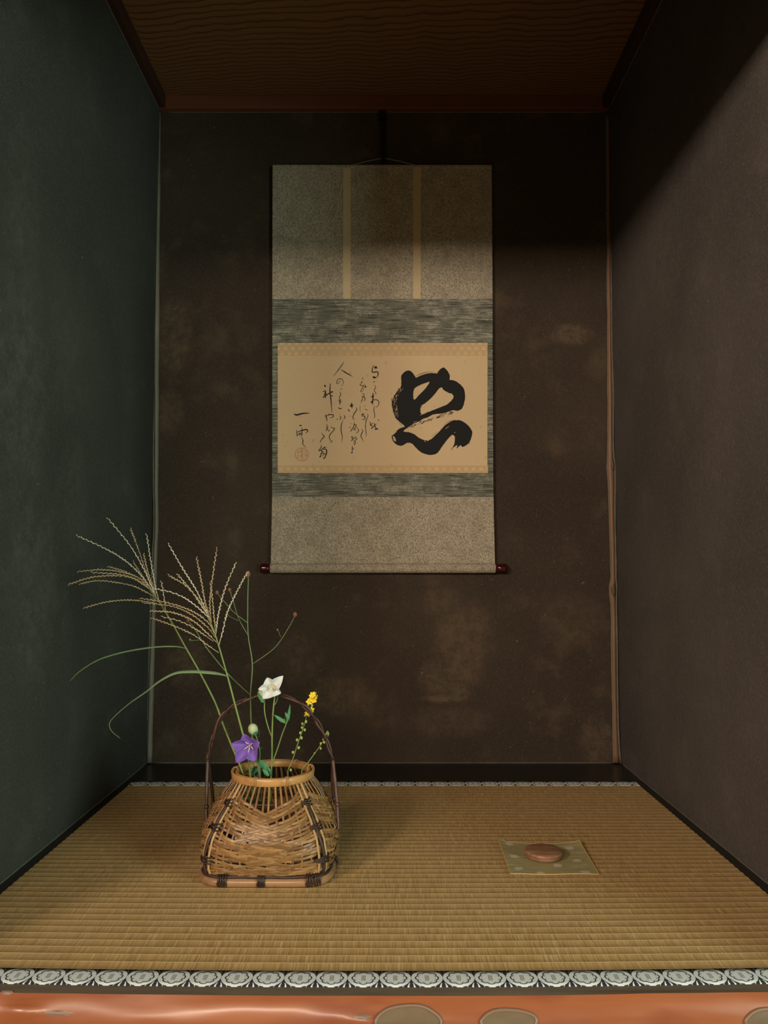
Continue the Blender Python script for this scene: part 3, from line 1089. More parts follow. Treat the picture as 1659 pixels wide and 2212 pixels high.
rb = random.Random(5)
BR = []
for (x0, y0, x1, y1, cnt, ln, w) in ((520, 1015, 700, 965, 14, 60, 9), (700, 950, 900, 895, 16, 60, 10), (900, 885, 1130, 820, 16, 50, 9), (430, 1060, 520, 1020, 6, 60, 8)):
    for i in range(cnt):
        t = rb.random()
        x, y = x0 + (x1 - x0) * t + rb.uniform(-15, 15), y0 + (y1 - y0) * t + rb.uniform(-14, 20)
        l = rb.uniform(0.4, 1) * ln
        BR.append(([(x - l / 2, y + l * .17), (x, y), (x + l / 2, y - l * .17)], w * rb.uniform(.3, 1.3)))
for i in range(34):                                     # dry left side of the first stroke
    y = rb.uniform(480, 830)
    edge = 318 - (y - 450) * 0.62 if y < 660 else 188 + (y - 660) * .1
    x = edge - rb.uniform(-10, 26) * (1 if y < 650 else .5)
    l = rb.uniform(15, 55)
    BR.append(([(x + l * .22, y - l / 2), (x, y), (x - l * .15, y + l / 2)], rb.uniform(2, 7)))
BR += [([(530, 300), (600, 262), (690, 235), (780, 232), (850, 242)], 5), ([(545, 296), (650, 255), (740, 240)], 4), ([(300, 985), (340, 1000), (375, 1035)], 6), ([(285, 990), (320, 1020), (350, 1045)], 5),
       ([(960, 1025), (1020, 975), (1100, 955), (1160, 950)], 5), ([(775, 1200), (820, 1160), (870, 1115)], 5), ([(930, 1080), (985, 1020)], 6), ([(1345, 1290), (1335, 1310)], 6), ([(1100, 1375), (1060, 1400)], 4),
       ([(250, 1120), (275, 1095), (320, 1062)], 6), ([(212, 1180), (235, 1195), (250, 1220)], 6), ([(200, 1205), (222, 1228), (235, 1258)], 5)]
for pts, ww_ in BR:
    brush(k, pts, ww_, 0.0003 + 0.00001 * rb.random(), big_pt, (0.3, 1, .8, .2), 3)
k.cur = 1                                              # bare paper showing through the dry brush
for i in range(46):
    y = rb.uniform(470, 900)
    edge = 322 - (y - 450) * 0.60 if y < 660 else 196 + (y - 660) * .16
    x = edge + rb.uniform(4, 46)
    l = rb.uniform(14, 52)
    brush(k, [(x + l * .24, y - l / 2), (x, y), (x - l * .16, y + l / 2)], rb.uniform(2.5, 7), 0.00034, big_pt, (0.2, 1, .8, .1), 3)
for pts, w_ in [([(980, 1085), (1010, 1062), (1045, 1035)], 6), ([(505, 985), (560, 968)], 6), ([(600, 880), (640, 862), (700, 845)], 6), ([(665, 1265), (690, 1272)], 9), ([(715, 1252), (730, 1258)], 18), ([(1110, 1145), (1135, 1130)], 6),
                ([(420, 1060), (470, 1035), (520, 1000)], 5), ([(610, 745), (650, 720), (700, 690)], 6), ([(605, 775), (630, 790)], 7), ([(500, 560), (512, 590), (516, 640)], 5), ([(310, 1000), (340, 1015), (362, 1032)], 7), ([(880, 870), (940, 862)], 5),
                ([(1090, 815), (1130, 820), (1150, 800)], 6), ([(230, 1130), (262, 1100), (300, 1075)], 5), ([(195, 1180), (210, 1220), (235, 1250)], 6)]:
    brush(k, pts, w_, 0.00034, big_pt, (0.3, 1, .8, .2), 3)
k.build('large_character', [INK, PAPER], pap, smooth=False)


def sm(x, y):
    return at(590 + x / 6.636, 760 + y / 6.636, INKY)


COLS = [
    [([(1440, 195), (1425, 240), (1418, 285), (1450, 292), (1495, 288), (1505, 320), (1490, 360), (1465, 378)], 15), ([(1455, 220), (1490, 230)], 36), ([(1430, 362), (1470, 370)], 30), ([(1443, 385), (1443, 400)], 5),
     ([(1437, 425), (1455, 435)], 12), ([(1450, 475), (1470, 510), (1450, 545), (1460, 575), (1475, 600), (1455, 612)], 9), ([(1432, 590), (1430, 680), (1425, 760)], 18), ([(1400, 650), (1450, 625)], 12),
     ([(1400, 720), (1440, 690), (1490, 690), (1515, 720), (1505, 770), (1465, 805)], 11), ([(1402, 715), (1425, 735)], 22), ([(1450, 770), (1443, 830), (1452, 880), (1458, 930), (1445, 955)], 10), ([(1505, 970), (1520, 988)], 12),
     ([(1385, 1000), (1400, 1040), (1395, 1052), (1420, 1062), (1405, 1110)], 12), ([(1410, 1105), (1450, 1060), (1480, 1030)], 11), ([(1450, 1020), (1465, 1080), (1500, 1115)], 13), ([(1455, 1110), (1510, 1105)], 17), ([(1388, 1045), (1440, 1020)], 9)],
    [([(1275, 368), (1290, 385), (1270, 400)], 8), ([(1250, 440), (1280, 425), (1260, 460), (1245, 470), (1270, 490), (1300, 480), (1280, 520), (1255, 560), (1265, 575), (1295, 540), (1290, 500)], 9),
     ([(1310, 460), (1320, 490), (1315, 520), (1330, 490), (1340, 515)], 9), ([(1270, 610), (1300, 600), (1300, 640), (1275, 640), (1285, 650)], 8), ([(1265, 650), (1310, 650), (1315, 690), (1300, 710)], 10), ([(1290, 660), (1270, 700), (1255, 730)], 10),
     ([(1252, 770), (1245, 810), (1250, 860)], 6), ([(1320, 770), (1310, 790)], 6), ([(1310, 820), (1360, 840)], 8), ([(1265, 900), (1310, 890)], 13), ([(1290, 880), (1275, 920), (1310, 920), (1315, 950), (1295, 975), (1270, 960)], 12),
     ([(1350, 890), (1360, 920), (1335, 980), (1325, 1060), (1330, 1150), (1335, 1200), (1325, 1215)], 10), ([(1275, 1110), (1285, 1140), (1265, 1180), (1260, 1215), (1285, 1260), (1300, 1295)], 11)],
    [([(1103, 775), (1147, 765)], 28), ([(1125, 735), (1130, 808)], 22), ([(1075, 825), (1095, 855)], 15), ([(1190, 800), (1200, 830), (1165, 880), (1145, 930), (1150, 965), (1165, 975)], 12), ([(1110, 1025), (1120, 1035)], 10), ([(1090, 1085), (1110, 1080)], 9),
     ([(1105, 1145), (1130, 1110), (1160, 1060), (1165, 1005)], 11), ([(1150, 1040), (1190, 1050), (1165, 1110), (1150, 1125)], 11), ([(1150, 1100), (1190, 1130)], 8), ([(1195, 1075), (1225, 1120), (1215, 1150), (1180, 1170)], 9),
     ([(1120, 1215), (1150, 1240)], 12), ([(1135, 1205), (1130, 1280)], 9), ([(1115, 1280), (1150, 1250), (1195, 1205)], 9), ([(1160, 1220), (1200, 1250), (1150, 1280)], 10), ([(1150, 1290), (1180, 1285), (1165, 1330), (1150, 1300)], 10),
     ([(1135, 1350), (1133, 1440)], 11), ([(1140, 1400), (1160, 1375)], 9), ([(1115, 1450), (1145, 1440)], 15)],
    [([(1012, 150), (950, 240), (865, 350)], 11), ([(975, 258), (1060, 310), (1140, 355)], 15), ([(965, 400), (940, 450), (915, 455), (915, 420), (945, 385), (985, 390), (1005, 430), (1000, 465), (980, 495)], 9), ([(970, 520), (985, 548)], 8),
     ([(955, 570), (968, 610), (950, 660), (945, 700)], 9), ([(935, 700), (980, 690)], 11), ([(940, 725), (988, 715)], 11), ([(960, 680), (958, 765)], 12), ([(930, 800), (960, 815), (990, 808)], 13), ([(955, 880), (950, 905)], 4),
     ([(950, 915), (970, 940), (960, 970), (945, 965)], 9), ([(912, 965), (930, 970)], 11), ([(1015, 910), (1030, 935), (1010, 975)], 11), ([(1000, 985), (978, 1050), (975, 1130), (990, 1210), (985, 1300)], 12)],
    [([(735, 480), (755, 500)], 25), ([(710, 570), (750, 560), (745, 590), (715, 655)], 14), ([(755, 580), (750, 670)], 17), ([(715, 660), (780, 610), (850, 570)], 15), ([(820, 455), (815, 560), (830, 700), (842, 870)], 16), ([(838, 570), (855, 582)], 28), ([(835, 625), (855, 640)], 17),
     ([(740, 925), (800, 905), (850, 900), (865, 920), (840, 945), (810, 940)], 12), ([(790, 885), (810, 900)], 10), ([(755, 895), (765, 950), (775, 1000)], 13), ([(765, 1040), (775, 1060)], 10), ([(755, 1085), (800, 1080)], 9), ([(780, 1060), (770, 1110), (755, 1140)], 10),
     ([(760, 1110), (795, 1110)], 10), ([(785, 1120), (800, 1140), (810, 1110)], 9), ([(830, 1065), (840, 1090), (880, 1095), (865, 1130), (820, 1180), (805, 1220), (820, 1270), (845, 1280), (840, 1300), (810, 1300)], 11)],
    [([(700, 1160), (710, 1190), (735, 1210), (700, 1250), (675, 1290), (685, 1310)], 11), ([(680, 1340), (695, 1360), (665, 1400), (655, 1420), (690, 1400)], 11), ([(670, 1420), (740, 1370), (745, 1385)], 14), ([(690, 1400), (700, 1440), (665, 1510)], 14), ([(665, 1510), (690, 1490)], 19),
     ([(720, 1400), (760, 1400), (765, 1450), (735, 1530), (715, 1510)], 16), ([(715, 1420), (720, 1500)], 12), ([(725, 1460), (765, 1465)], 12), ([(680, 1450), (700, 1480)], 11)],
]
k = MB()
dd = 0
for col in COLS:
    for pts, ww_ in col:
        dd += 1
        brush(k, pts, ww_ * 1.05, 0.0003 + 0.000002 * (dd % 40), sm)
k.build('poem_lines', INK, pap, smooth=False)
k = MB()
brush(k, [(300, 893), (340, 905), (420, 885), (518, 880)], 24, 0.0003, sm)
k.build('signature', INK, pap, smooth=False)
k = MB()
for pts, ww_ in [([(375, 1055), (412, 1058)], 18), ([(410, 1080), (415, 1150), (410, 1230)], 11), ([(335, 1120), (340, 1170), (345, 1215)], 11), ([(340, 1212), (380, 1160)], 11), ([(350, 1150), (420, 1125), (480, 1115), (495, 1140), (465, 1165)], 18),
                 ([(360, 1180), (415, 1160)], 13), ([(375, 1200), (420, 1175)], 13), ([(410, 1230), (430, 1275), (425, 1320), (470, 1375)], 13)]:
    dd += 1
    brush(k, pts, ww_, 0.0003 + 0.000002 * (dd % 40), sm)
k.build('signature', INK, pap, smooth=False)
k = MB()
brush(k, [(410 + 94 * math.cos(2 * PI * i / 24), 1472 + 92 * math.sin(2 * PI * i / 24)) for i in range(25)], 7, 0.0003, sm, (1, 1, 1), 2)
for i, pts in enumerate([[(345, 1440), (370, 1425), (375, 1445), (350, 1450)], [(385, 1420), (410, 1395), (420, 1410), (395, 1425)], [(400, 1440), (425, 1405)], [(440, 1430), (480, 1425)], [(395, 1450), (430, 1440)], [(350, 1490), (365, 1475), (345, 1520), (370, 1515)],
                         [(395, 1480), (415, 1465), (405, 1500), (430, 1470)], [(445, 1470), (470, 1460), (470, 1490), (450, 1485)], [(385, 1520), (410, 1500), (435, 1515), (410, 1540), (390, 1525)], [(455, 1510), (470, 1520)], [(480, 1465), (475, 1500)]]):
    brush(k, pts, 5.5, 0.00031 + i * 0.000003, sm, (1, 1, 1), 3)
k.build('seal', SEALM, pap, smooth=False)['label'] = 'round red seal'

# dark hanger the scroll hangs from
k = MB()
ha, hb = at(822.5, 252, DEPTH - 0.02), at(833.5, 345, DEPTH - 0.02)
k.box(ha.x, hb.x, DEPTH - 0.012, DEPTH - 0.001, hb.z, ha.z)
k.box(ha.x - 0.006, hb.x + 0.002, DEPTH - 0.012, DEPTH - 0.001, ha.z - 0.004, BAT_Z)
k.box(ha.x + .002, hb.x - .002, DEPTH - 0.026, DEPTH - 0.012, hb.z + .001, hb.z + .005)
k.box(ha.x + .002, hb.x - .002, DEPTH - 0.028, DEPTH - 0.0245, hb.z + .001, hb.z + .014)
tag(k.build('scroll_hanger', HOOKM, smooth=False, bevel=0.0008), 'thin black hanger strip on the wall above the scroll', 'hanger')

# ------------------------------------------------------------ bamboo flower basket
def bamboo(name, a, b, rough=0.38, c=None):
    m = Mat(name, rough, 0.5)
    t = m.mix(m.attr('rnd'), a, b)
    st = m.noise(60, 3)
    t = m.mix(m.ma('MULTIPLY', m.step(st, .5, .72), .5), t, c or [q * 0.55 for q in a])
    m.color(t)
    return m


STRIPM = bamboo('bamboo_strip', (0.18, 0.088, 0.031), (0.38, 0.212, 0.082))
RIBM = bamboo('bamboo_rib', (0.42, 0.26, 0.11), (0.50, 0.32, 0.15))
RIMB = bamboo('bamboo_rim', (0.46, 0.24, 0.085), (0.54, 0.30, 0.11), 0.32, (0.32, 0.14, 0.05))
BASEB = bamboo('bamboo_base', (0.31, 0.165, 0.078), (0.39, 0.22, 0.11), 0.3)
VINE = Mat('dark_vine', 0.45, 0.45)
VINE.color(VINE.mix(VINE.noise(60, 3), (0.016, 0.010, 0.008), (0.065, 0.032, 0.022)))
VINE.bump(VINE.noise(120, 3), 0.3, 0.001)
VINER = Mat('reddish_vine', 0.4, 0.5)
VINER.color(VINER.mix(VINER.noise(45, 3), (0.030, 0.013, 0.010), (0.12, 0.045, 0.028)))
VINER.bump(VINER.noise(120, 3), 0.3, 0.001)

BX, BY = -0.198, 1.452
Z0, Z1 = 0.012, 0.153


def prof(t):
    tab = ((0.0, .1040, 5.5), (0.12, .1120, 4.3), (0.25, .1165, 3.4), (0.42, .1160, 2.8), (0.60, .1065, 2.4), (0.80, .0890, 2.1), (1.0, .0700, 2.0))
    for (a, s, n), (b, s2, n2) in zip(tab, tab[1:]):
        if t <= b:
            f = (t - a) / (b - a)
            f2 = f * f * (3 - 2 * f) * .3 + f * .7
            return s + (s2 - s) * f2, n + (n2 - n) * f
    return tab[-1][1], tab[-1][2]


def bpt(th, t, dr=0.0):
    """a point on the woven wall; th = 0 faces the viewer (-Y), growing to the right"""
    s, n = prof(max(0.0, min(1.0, t)))
    c, q = abs(math.cos(th)), abs(math.sin(th))
    r = s / (c ** n + q ** n) ** (1 / n) + dr
    return Vector((BX + r * math.sin(th), BY - r * math.cos(th), Z0 + (Z1 - Z0) * t))


def bnr(th, t):
    e = 0.01
    a = bpt(th + e, t) - bpt(th - e, t)
    b = bpt(th, min(1, t + e)) - bpt(th, max(0, t - e))
    n = a.cross(b)
    n.normalize()
    out = bpt(th, t) - Vector((BX, BY, bpt(th, t).z))
    return n if n.dot(out) > 0 else -n


basket = thing('flower_basket', 'brown woven bamboo basket with a tall arched vine handle, holding wild flowers', 'basket', (BX, BY, 0))

# upright staves: fourteen to a side, evenly spread along the face
FACE = PI / 2
NST = 14
STAVES = []
rs = random.Random(11)
k = MB()
for f in range(4):
    for i in range(NST):
        u = -1 + 2 * (i + 0.5) / NST
        th = f * FACE + math.atan(u) * (0.55) + u * PI / 4 * 0.45
        STAVES.append(th)
        k.r = rs.random()
        th2 = th + rs.uniform(-.012, .012)
        ts = [j / 30 for j in range(31)]
        k.strip([bpt(th2 + 0.012 * math.sin(3 * t + i), t, -0.0006) for t in ts], [bnr(th2, t) for t in ts], 0.0036, 0.0009)
k.build('staves', STRIPM, basket, crease=24)

# weavers: for each side and level a strip from either corner, sloping down to cross in the middle
k = MB()
NLEV = 27
for f in range(4):
    for side in (-1, 1):
        for lv in range(NLEV):
            tb = 0.045 + lv * 0.0335 + rs.uniform(-.005, .005)
            if lv in (6, 15, 22) and rs.random() < 0.8:
                continue                       # gaps where the dark hoops show
            drop = 0.025 + 0.185 * (lv / NLEV) ** 0.65
            over = rs.uniform(0.18, 0.50)       # how far past the middle it runs, share of half a side
            if lv > 22:
                over = rs.uniform(-0.05, 0.2)
            k.r = min(1, max(0, rs.gauss(.5, .3)))
            pts, nr = [], []
            u = -1.06
            N = 40
            for j in range(N + 1):
                uu = -1.03 + (1.03 + over) * j / N          # -1 at its corner, 0 at the middle
                th = f * FACE + side * (math.atan(uu) * .55 + uu * PI / 4 * .45)
                t = tb - drop * (1 - min(1, abs(uu)) if uu < 0 else 1 + uu * 0.9)
                t += 0.008
                t = max(0.012, t)
                # over and under the staves, two by two
                sp = (uu + 1) * NST / 2
                wv = math.sin((sp / 2 + lv * 0.5) * PI)
                dr = 0.0016 * max(-1, min(1, 1.8 * wv)) + 0.0004
                if uu > -0.25:
                    dr = max(dr, 0.0003) + 0.0010 * (1 if (lv + (side > 0)) % 2 else 0)
                pts.append(bpt(th, t, dr))
                nr.append(bnr(th, t))
            if len(pts) > 3:
                k.strip(pts, nr, 0.0048, 0.0007)
# level rows of finer weaving along the foot
for lv in range(5):
    k.r = rs.random()
    pts, nr = [], []
    for j in range(240):
        th = 2 * PI * j / 240
        dr = 0.0018 * math.sin(j * (56 / 240) * PI + lv * PI)
        t = 0.012 + lv * 0.027
        pts.append(bpt(th, t, dr))
        nr.append(bnr(th, t))
    k.strip(pts, nr, 0.0028, 0.0008, closed=True)
k.build('woven_strips', STRIPM, basket, crease=24)

# dark hoops inside the weave
for t in (0.205, 0.555, 0.80):
    k = MB()
    k.tube([bpt(2 * PI * j / 96, t, -0.0035) for j in range(96)], 0.0021, 8, closed=True)
    k.build('inner_hoop', VINE, basket)
# corner ribs: pale split bamboo beside a dark vine, lashed at the hoops
for f in range(4):
    th0 = f * FACE + FACE / 2
    for d in (-0.055, 0.055):
        k = MB()
        k.r = rs.random()
        ts = [0.0 + j / 28 * 0.995 for j in range(29)]
        k.strip([bpt(th0 + d * (1 + .1 * t), t, 0.0022) for t in ts], [bnr(th0 + d, t) for t in ts], 0.0048, 0.0018)
        k.build('corner_rib', RIBM, basket)
    k = MB()
    ts = [j / 26 * 0.83 for j in range(27)]
    k.tube([bpt(th0 + .012 * math.sin(t * 9 + f), t, 0.0036) for t in ts], [0.0026 + .0005 * math.sin(t * 21) for t in ts], 8)
    k.build('corner_vine', VINE, basket)['label'] = 'dark vine along the basket corner'
    for t in (0.205, 0.555, 0.80):
        k = MB()
        for d in (-1, 0, 1):
            q = [bpt(th0 + a, t + d * .024 + a * .12 * d, h) for a, h in ((-.115, -.002), (-.085, .0045), (-.04, .0062), (0, .0072), (.04, .0062), (.085, .0045), (.115, -.002))]
            k.tube(catmull(q, 4), 0.0015, 7)
        k.blob(bpt(th0 + .015, t, 0.0075), 0.0026, 10, 7)
        k.build('lashing', VINE, basket)

# rim: an outer and an inner split-bamboo band
def ring_band(k, r, z0, z1, th, seg=72):
    prof_ = [(r, z0 + .001), (r + th * .6, z0), (r + th, z0 + .002), (r + th * 1.12, (z0 + z1) / 2), (r + th, z1 - .002), (r + th * .6, z1), (r, z1 - .001)]
    rings = []
    for (q, z) in prof_:
        rings.append(k.verts([(BX + q * math.sin(2 * PI * i / seg), BY - q * math.cos(2 * PI * i / seg), z) for i in range(seg)]))
    for a, b in zip(rings, rings[1:] + rings[:1]):
        for i in range(seg):
            j = (i + 1) % seg
            k.face(a + i, a + j, b + j, b + i)


k = MB()
k.r = .7
ring_band(k, 0.0695, 0.1500, 0.1640, 0.0034)
rim = k.build('rim', RIMB, basket)
k = MB()
k.r = .2
ring_band(k, 0.0632, 0.151, 0.1635, 0.0032)
k.build('inner_band', RIMB, rim)
for th in (-0.32, 0.45, 1.9, 2.6, 3.7, 4.6):
    k = MB()
    for d in (0, 1, 2):
        a = th + d * 0.026
        pts = []
        for j in range(12):
            b = 2 * PI * j / 12
            r = 0.0690 + 0.0066 * math.cos(b)
            z = 0.1570 + 0.0086 * math.sin(b)
            pts.append(Vector((BX + r * math.sin(a), BY - r * math.cos(a), z)))
        k.tube(pts, 0.0007, 6, closed=True)
    k.build('rim_binding', RIMB, rim)

# base hoop: a bent split-bamboo frame with a dark vine lying on it
def sq(th, s, n):
    c, q = abs(math.cos(th)), abs(math.sin(th))
    r = s / (c ** n + q ** n) ** (1 / n)
    return r * math.sin(th), -r * math.cos(th)


def hoop_pts(s, n, z, wob=0.0, cnt=160):
    out = []
    for j in range(cnt):
        th = 2 * PI * j / cnt
        x, y = sq(th, s, n)
        w_ = wob * (mnoise.noise(Vector((math.cos(th) * 3, math.sin(th) * 3, 7))) + .5 * math.sin(th * 13))
        out.append(Vector((BX + x, BY + y, z + w_)))
    return out


k = MB()
k.r = .4
k.tube(hoop_pts(.1075, 5.8, 0.0074), 0.0074, 12, closed=True)
# flatten the tube a little sideways, as split bamboo is
hoop = k.build('base_hoop', BASEB, basket)
k = MB()
k.tube(hoop_pts(.1085, 5.6, 0.0160, .0014), 0.0030, 8, closed=True)
k.build('base_vine', VINE, basket)['label'] = 'dark vine along the basket foot'
for th, wd in ((-0.545, 4), (-0.01, 4), (0.645, 3), (0.745, 3), (1.4, 4), (2.5, 4), (3.1, 4), (3.9, 4), (4.8, 4)):
    k = MB()
    for d in range(wd):
        a = th + (d - wd / 2) * 0.030
        x, y = sq(a, .1075, 5.8)
        nx, ny = sq(a, 1.0, 5.8)
        n_ = Vector((0, -1, 0)) if abs(ny) > abs(nx) else Vector((1 if nx > 0 else -1, 0, 0))
        pts = []
        for j in range(14):
            b = 2 * PI * j / 14
            pts.append(Vector((BX + x, BY + y, 0.0106)) + n_ * (0.0096 * math.cos(b)) + Vector((0.0008 * math.sin(3 * b + d), 0, 0.0096 * math.sin(b))))
        k.tube(pts, 0.0017, 7, closed=True)
    k.build('base_lashing', VINE, hoop)

# arched handle of twisted vines
HP = [(449, 1640), (455, 1612), (464, 1580), (481, 1545), (510, 1521), (548, 1507), (590, 1501), (624, 1507), (655, 1524), (676, 1546), (694, 1574), (708, 1606), (719, 1640)]
path = catmull([at(x, y, BY) for x, y in HP], 10)


def twisted(name, path, amp, turns, rad, ph, m, parent):
    k = MB()
    out = []
    L = len(path)
    for i, p in enumerate(path):
        t = (path[min(i + 1, L - 1)] - path[max(i - 1, 0)]).normalized()
        n1 = t.cross(Vector((0, 1, 0))).normalized()
        a = 2 * PI * turns * i / L + ph
        w_ = 1 + .5 * mnoise.noise(Vector((i * .09, ph, 1)))
        out.append(p + (n1 * math.cos(a) + Vector((0, 1, 0)) * math.sin(a)) * amp * w_)
    k.tube(out, [rad * (1 + .28 * mnoise.noise(Vector((i * .16, ph, 5)))) for i in range(L)], 9)
    return k.build(name, m, parent)


handle = twisted('handle', path, 0.0021, 4.4, 0.0024, 0, VINER, basket)
handle['label'] = 'tall dark handle of twisted vine'
twisted('twist', path, 0.0023, 4.4, 0.0020, PI, VINE, handle)
for i in (0, 14, 34, 50, 78, 92, 106):
    k = MB()
    p, q = path[i], path[min(i + 3, len(path) - 1)]
    t = (q - p).normalized() if (q - p).length > 1e-6 else Vector((0, 0, 1))
    o1 = t.orthogonal().normalized()
    o2 = t.cross(o1)
    pts = []
    for j in range(28):
        a = 2 * PI * j / 12
        pts.append(p + t * (0.0026 * j / 12 - 0.003) + (o1 * math.cos(a) + o2 * math.sin(a)) * 0.0044)
    k.tube(pts, 0.0010, 6)
    k.build('handle_binding', VINE, handle)
# the two feet of the handle split and straddle the sides of the basket
for pts_px, dy, m in (([(449, 1640), (447, 1690), (446, 1750), (445, 1795)], -0.034, VINE), ([(449, 1640), (456, 1690), (461, 1740), (463, 1765)], 0.034, VINE),
                      ([(719, 1640), (724, 1690), (729, 1745), (731, 1795)], -0.030, VINER), ([(719, 1640), (718, 1690), (722, 1730), (726, 1762)], 0.034, VINE)):
    k = MB()
    L = len(pts_px)
    P = [at(x, y, BY + dy * i / (L - 1)) for i, (x, y) in enumerate(pts_px)]
    P = catmull(P, 8)
    k.tube(P, [.0031 * (1 + .25 * mnoise.noise(Vector((i * .25, dy * 90, m is VINE)))) for i in range(len(P))], 9)
    mid = P[int(len(P) * .62)]
    k.blob(mid, 0.0044, 10, 7, stretch=1.2)
    k.build('handle_foot', m, handle)

# ------------------------------------------------------------ flowers in the basket
def plant_mat(name, a, b, rough=0.5, scale=50, sss=0.0):
    m = Mat(name, rough, 0.4)
    m.color(m.mix(m.noise(scale, 3), a, b))
    if sss:
        m.b.inputs['Subsurface Weight'].default_value = sss
        m.b.inputs['Subsurface Radius'].default_value = (0.004, 0.003, 0.002)
        m.b.inputs['Subsurface Scale'].default_value = 1.0
    return m


STEM = plant_mat('green_stem', (0.14, 0.22, 0.060), (0.24, 0.33, 0.10))
STEMD = plant_mat('grey_green_stem', (0.105, 0.175, 0.070), (0.17, 0.26, 0.11))
BLADE = plant_mat('grass_blade', (0.10, 0.18, 0.085), (0.17, 0.26, 0.125))
BLADED = plant_mat('dry_grass_tip', (0.24, 0.20, 0.10), (0.33, 0.28, 0.15))
LEAFM = plant_mat('leaf_green', (0.055, 0.20, 0.085), (0.09, 0.30, 0.13))
LEAFD = plant_mat('dark_leaf', (0.020, 0.070, 0.040), (0.035, 0.11, 0.06))
BUDM = plant_mat('pale_bud', (0.34, 0.46, 0.22), (0.55, 0.62, 0.38))
SPIKE = plant_mat('pampas_spike', (0.34, 0.25, 0.12), (0.60, 0.50, 0.31), 0.6, 190)
SPIKE2 = plant_mat('silver_spike', (0.50, 0.47, 0.34), (0.74, 0.71, 0.56), 0.6, 190)
BURNET = plant_mat('burnet_head', (0.16, 0.055, 0.045), (0.25, 0.12, 0.08), 0.7, 600)
WHITE = Mat('white_petal', 0.55, 0.3)
WHITE.color((0.66, 0.70, 0.71))
WHITEC = Mat('cream_centre', 0.6, 0.3)
WHITEC.color((0.60, 0.58, 0.42))
PURPLE = Mat('purple_petal', 0.55, 0.3)
PURPLE.color(PURPLE.mix(PURPLE.noise(60, 3), (0.155, 0.080, 0.37), (0.24, 0.13, 0.53)))
PALE = Mat('pale_stamen', 0.6)
PALE.color((0.66, 0.52, 0.52))
YELLOW = Mat('yellow_petal', 0.5, 0.3)
YELLOW.color((0.88, 0.66, 0.04))
YGREEN = plant_mat('yellow_green_bud', (0.28, 0.36, 0.08), (0.45, 0.50, 0.16))
FY = BY


def crop2(pts, Y=FY, dy=0.0):
    n = len(pts)
    return [at(130 + x / 3.016, 1090 + y / 3.016, Y + dy * i / max(1, n - 1)) for i, (x, y) in enumerate(pts)]


def crop5(pts, Y=FY, dy=0.0):
    n = len(pts)
    return [at(480 + x / 6.38, 1430 + y / 6.38, Y + dy * i / max(1, n - 1)) for i, (x, y) in enumerate(pts)]


rg = random.Random(21)


def spike(pts, parent, m, Y, dy):
    P = catmull(crop2(pts[::-1], Y, dy), 12)            # base to tip
    k = MB()
    k.tube(P, [0.00065, 0.0005, 0.0003], 5)
    # spikelets along it, left and right by turns
    acc, last = 0.0, P[0]
    sgn = 1
    for a, b in zip(P, P[1:]):
        acc += (b - a).length
        if acc > 0.0028 and (b - P[0]).length > 0.012:
            acc = 0
            sgn = -sgn
            t = (b - a).normalized()
            s = t.cross(Vector((0, 1, 0)))
            s = (s.normalized() if s.length > 1e-6 else Vector((1, 0, 0))) * sgn
            d = (t + s * rg.uniform(.12, .32) + Vector((0, rg.uniform(-.3, .3), 0))).normalized()
            c = b + d * 0.0028 + s * .0003
            ov = d.orthogonal().normalized()
            o2 = d.cross(ov)
            base, tip = k.verts([b]), k.verts([b + d * rg.uniform(.0055, .0072)])
            ring = k.verts([c + (ov * math.cos(2 * PI * q / 5) + o2 * math.sin(2 * PI * q / 5)) * 0.00085 for q in range(5)])
            for q in range(5):
                q2 = (q + 1) % 5
                k.face(base, ring + q2, ring + q)
                k.face(tip, ring + q, ring + q2)
    return k.build('flower_spike', m, parent)


def susuki(label, stem, spikes, leaf_pts, lw, Y, seed, dry_tip):
    root = thing('pampas_grass', label, 'grass stem', (BX, BY, 0.03), 'wild flowers in the basket')
    P = catmull(stem, 8)
    k = MB()
    k.tube(P, [0.0018, 0.0018, 0.0016, 0.0014, 0.0010], 8)
    q = P[int(len(P) * .45)]
    st = k.build('stem', STEM, root)
    rr = random.Random(seed)
    for s in spikes:
        spike(s, root, SPIKE2 if rr.random() < .38 else SPIKE, Y + rr.uniform(-.004, .004), rr.uniform(-.028, .028))
    L = catmull(leaf_pts, 10)
    k = MB()
    n = len(L)
    k.leaf(L, lw, (0.1, -1, 0.55), 0.3)
    lf = k.build('leaf_blade', BLADED if dry_tip else BLADE, root)
    return root


Y1 = BY + 0.045
stem1 = [at(540, 1735, BY + .01)] + crop5([(285, 1530), (120, 1130), (0, 830)], BY + .002, .03) + crop2([(1010, 1290), (905, 1085), (820, 935), (740, 790), (680, 690), (640, 625), (575, 540)], Y1)
sp1 = [[(315, 95), (450, 260), (545, 420), (612, 575)], [(115, 205), (300, 290), (430, 370), (530, 465), (610, 575)], [(462, 165), (505, 280), (560, 440), (618, 590)],
       [(565, 205), (590, 370), (620, 530), (648, 645)], [(660, 510), (676, 600), (686, 692)], [(125, 435), (270, 424), (400, 440), (520, 482), (600, 565)],
       [(65, 517), (200, 475), (350, 463), (470, 480), (590, 555)], [(135, 515), (250, 496), (400, 513), (500, 540), (615, 600)],
       [(160, 672), (300, 635), (440, 622), (560, 632), (655, 655)], [(215, 442), (400, 458), (530, 505), (600, 570)], [(480, 380), (540, 470), (605, 570)], [(545, 330), (575, 450), (625, 600)], [(320, 405), (430, 440), (540, 500), (600, 575)]]
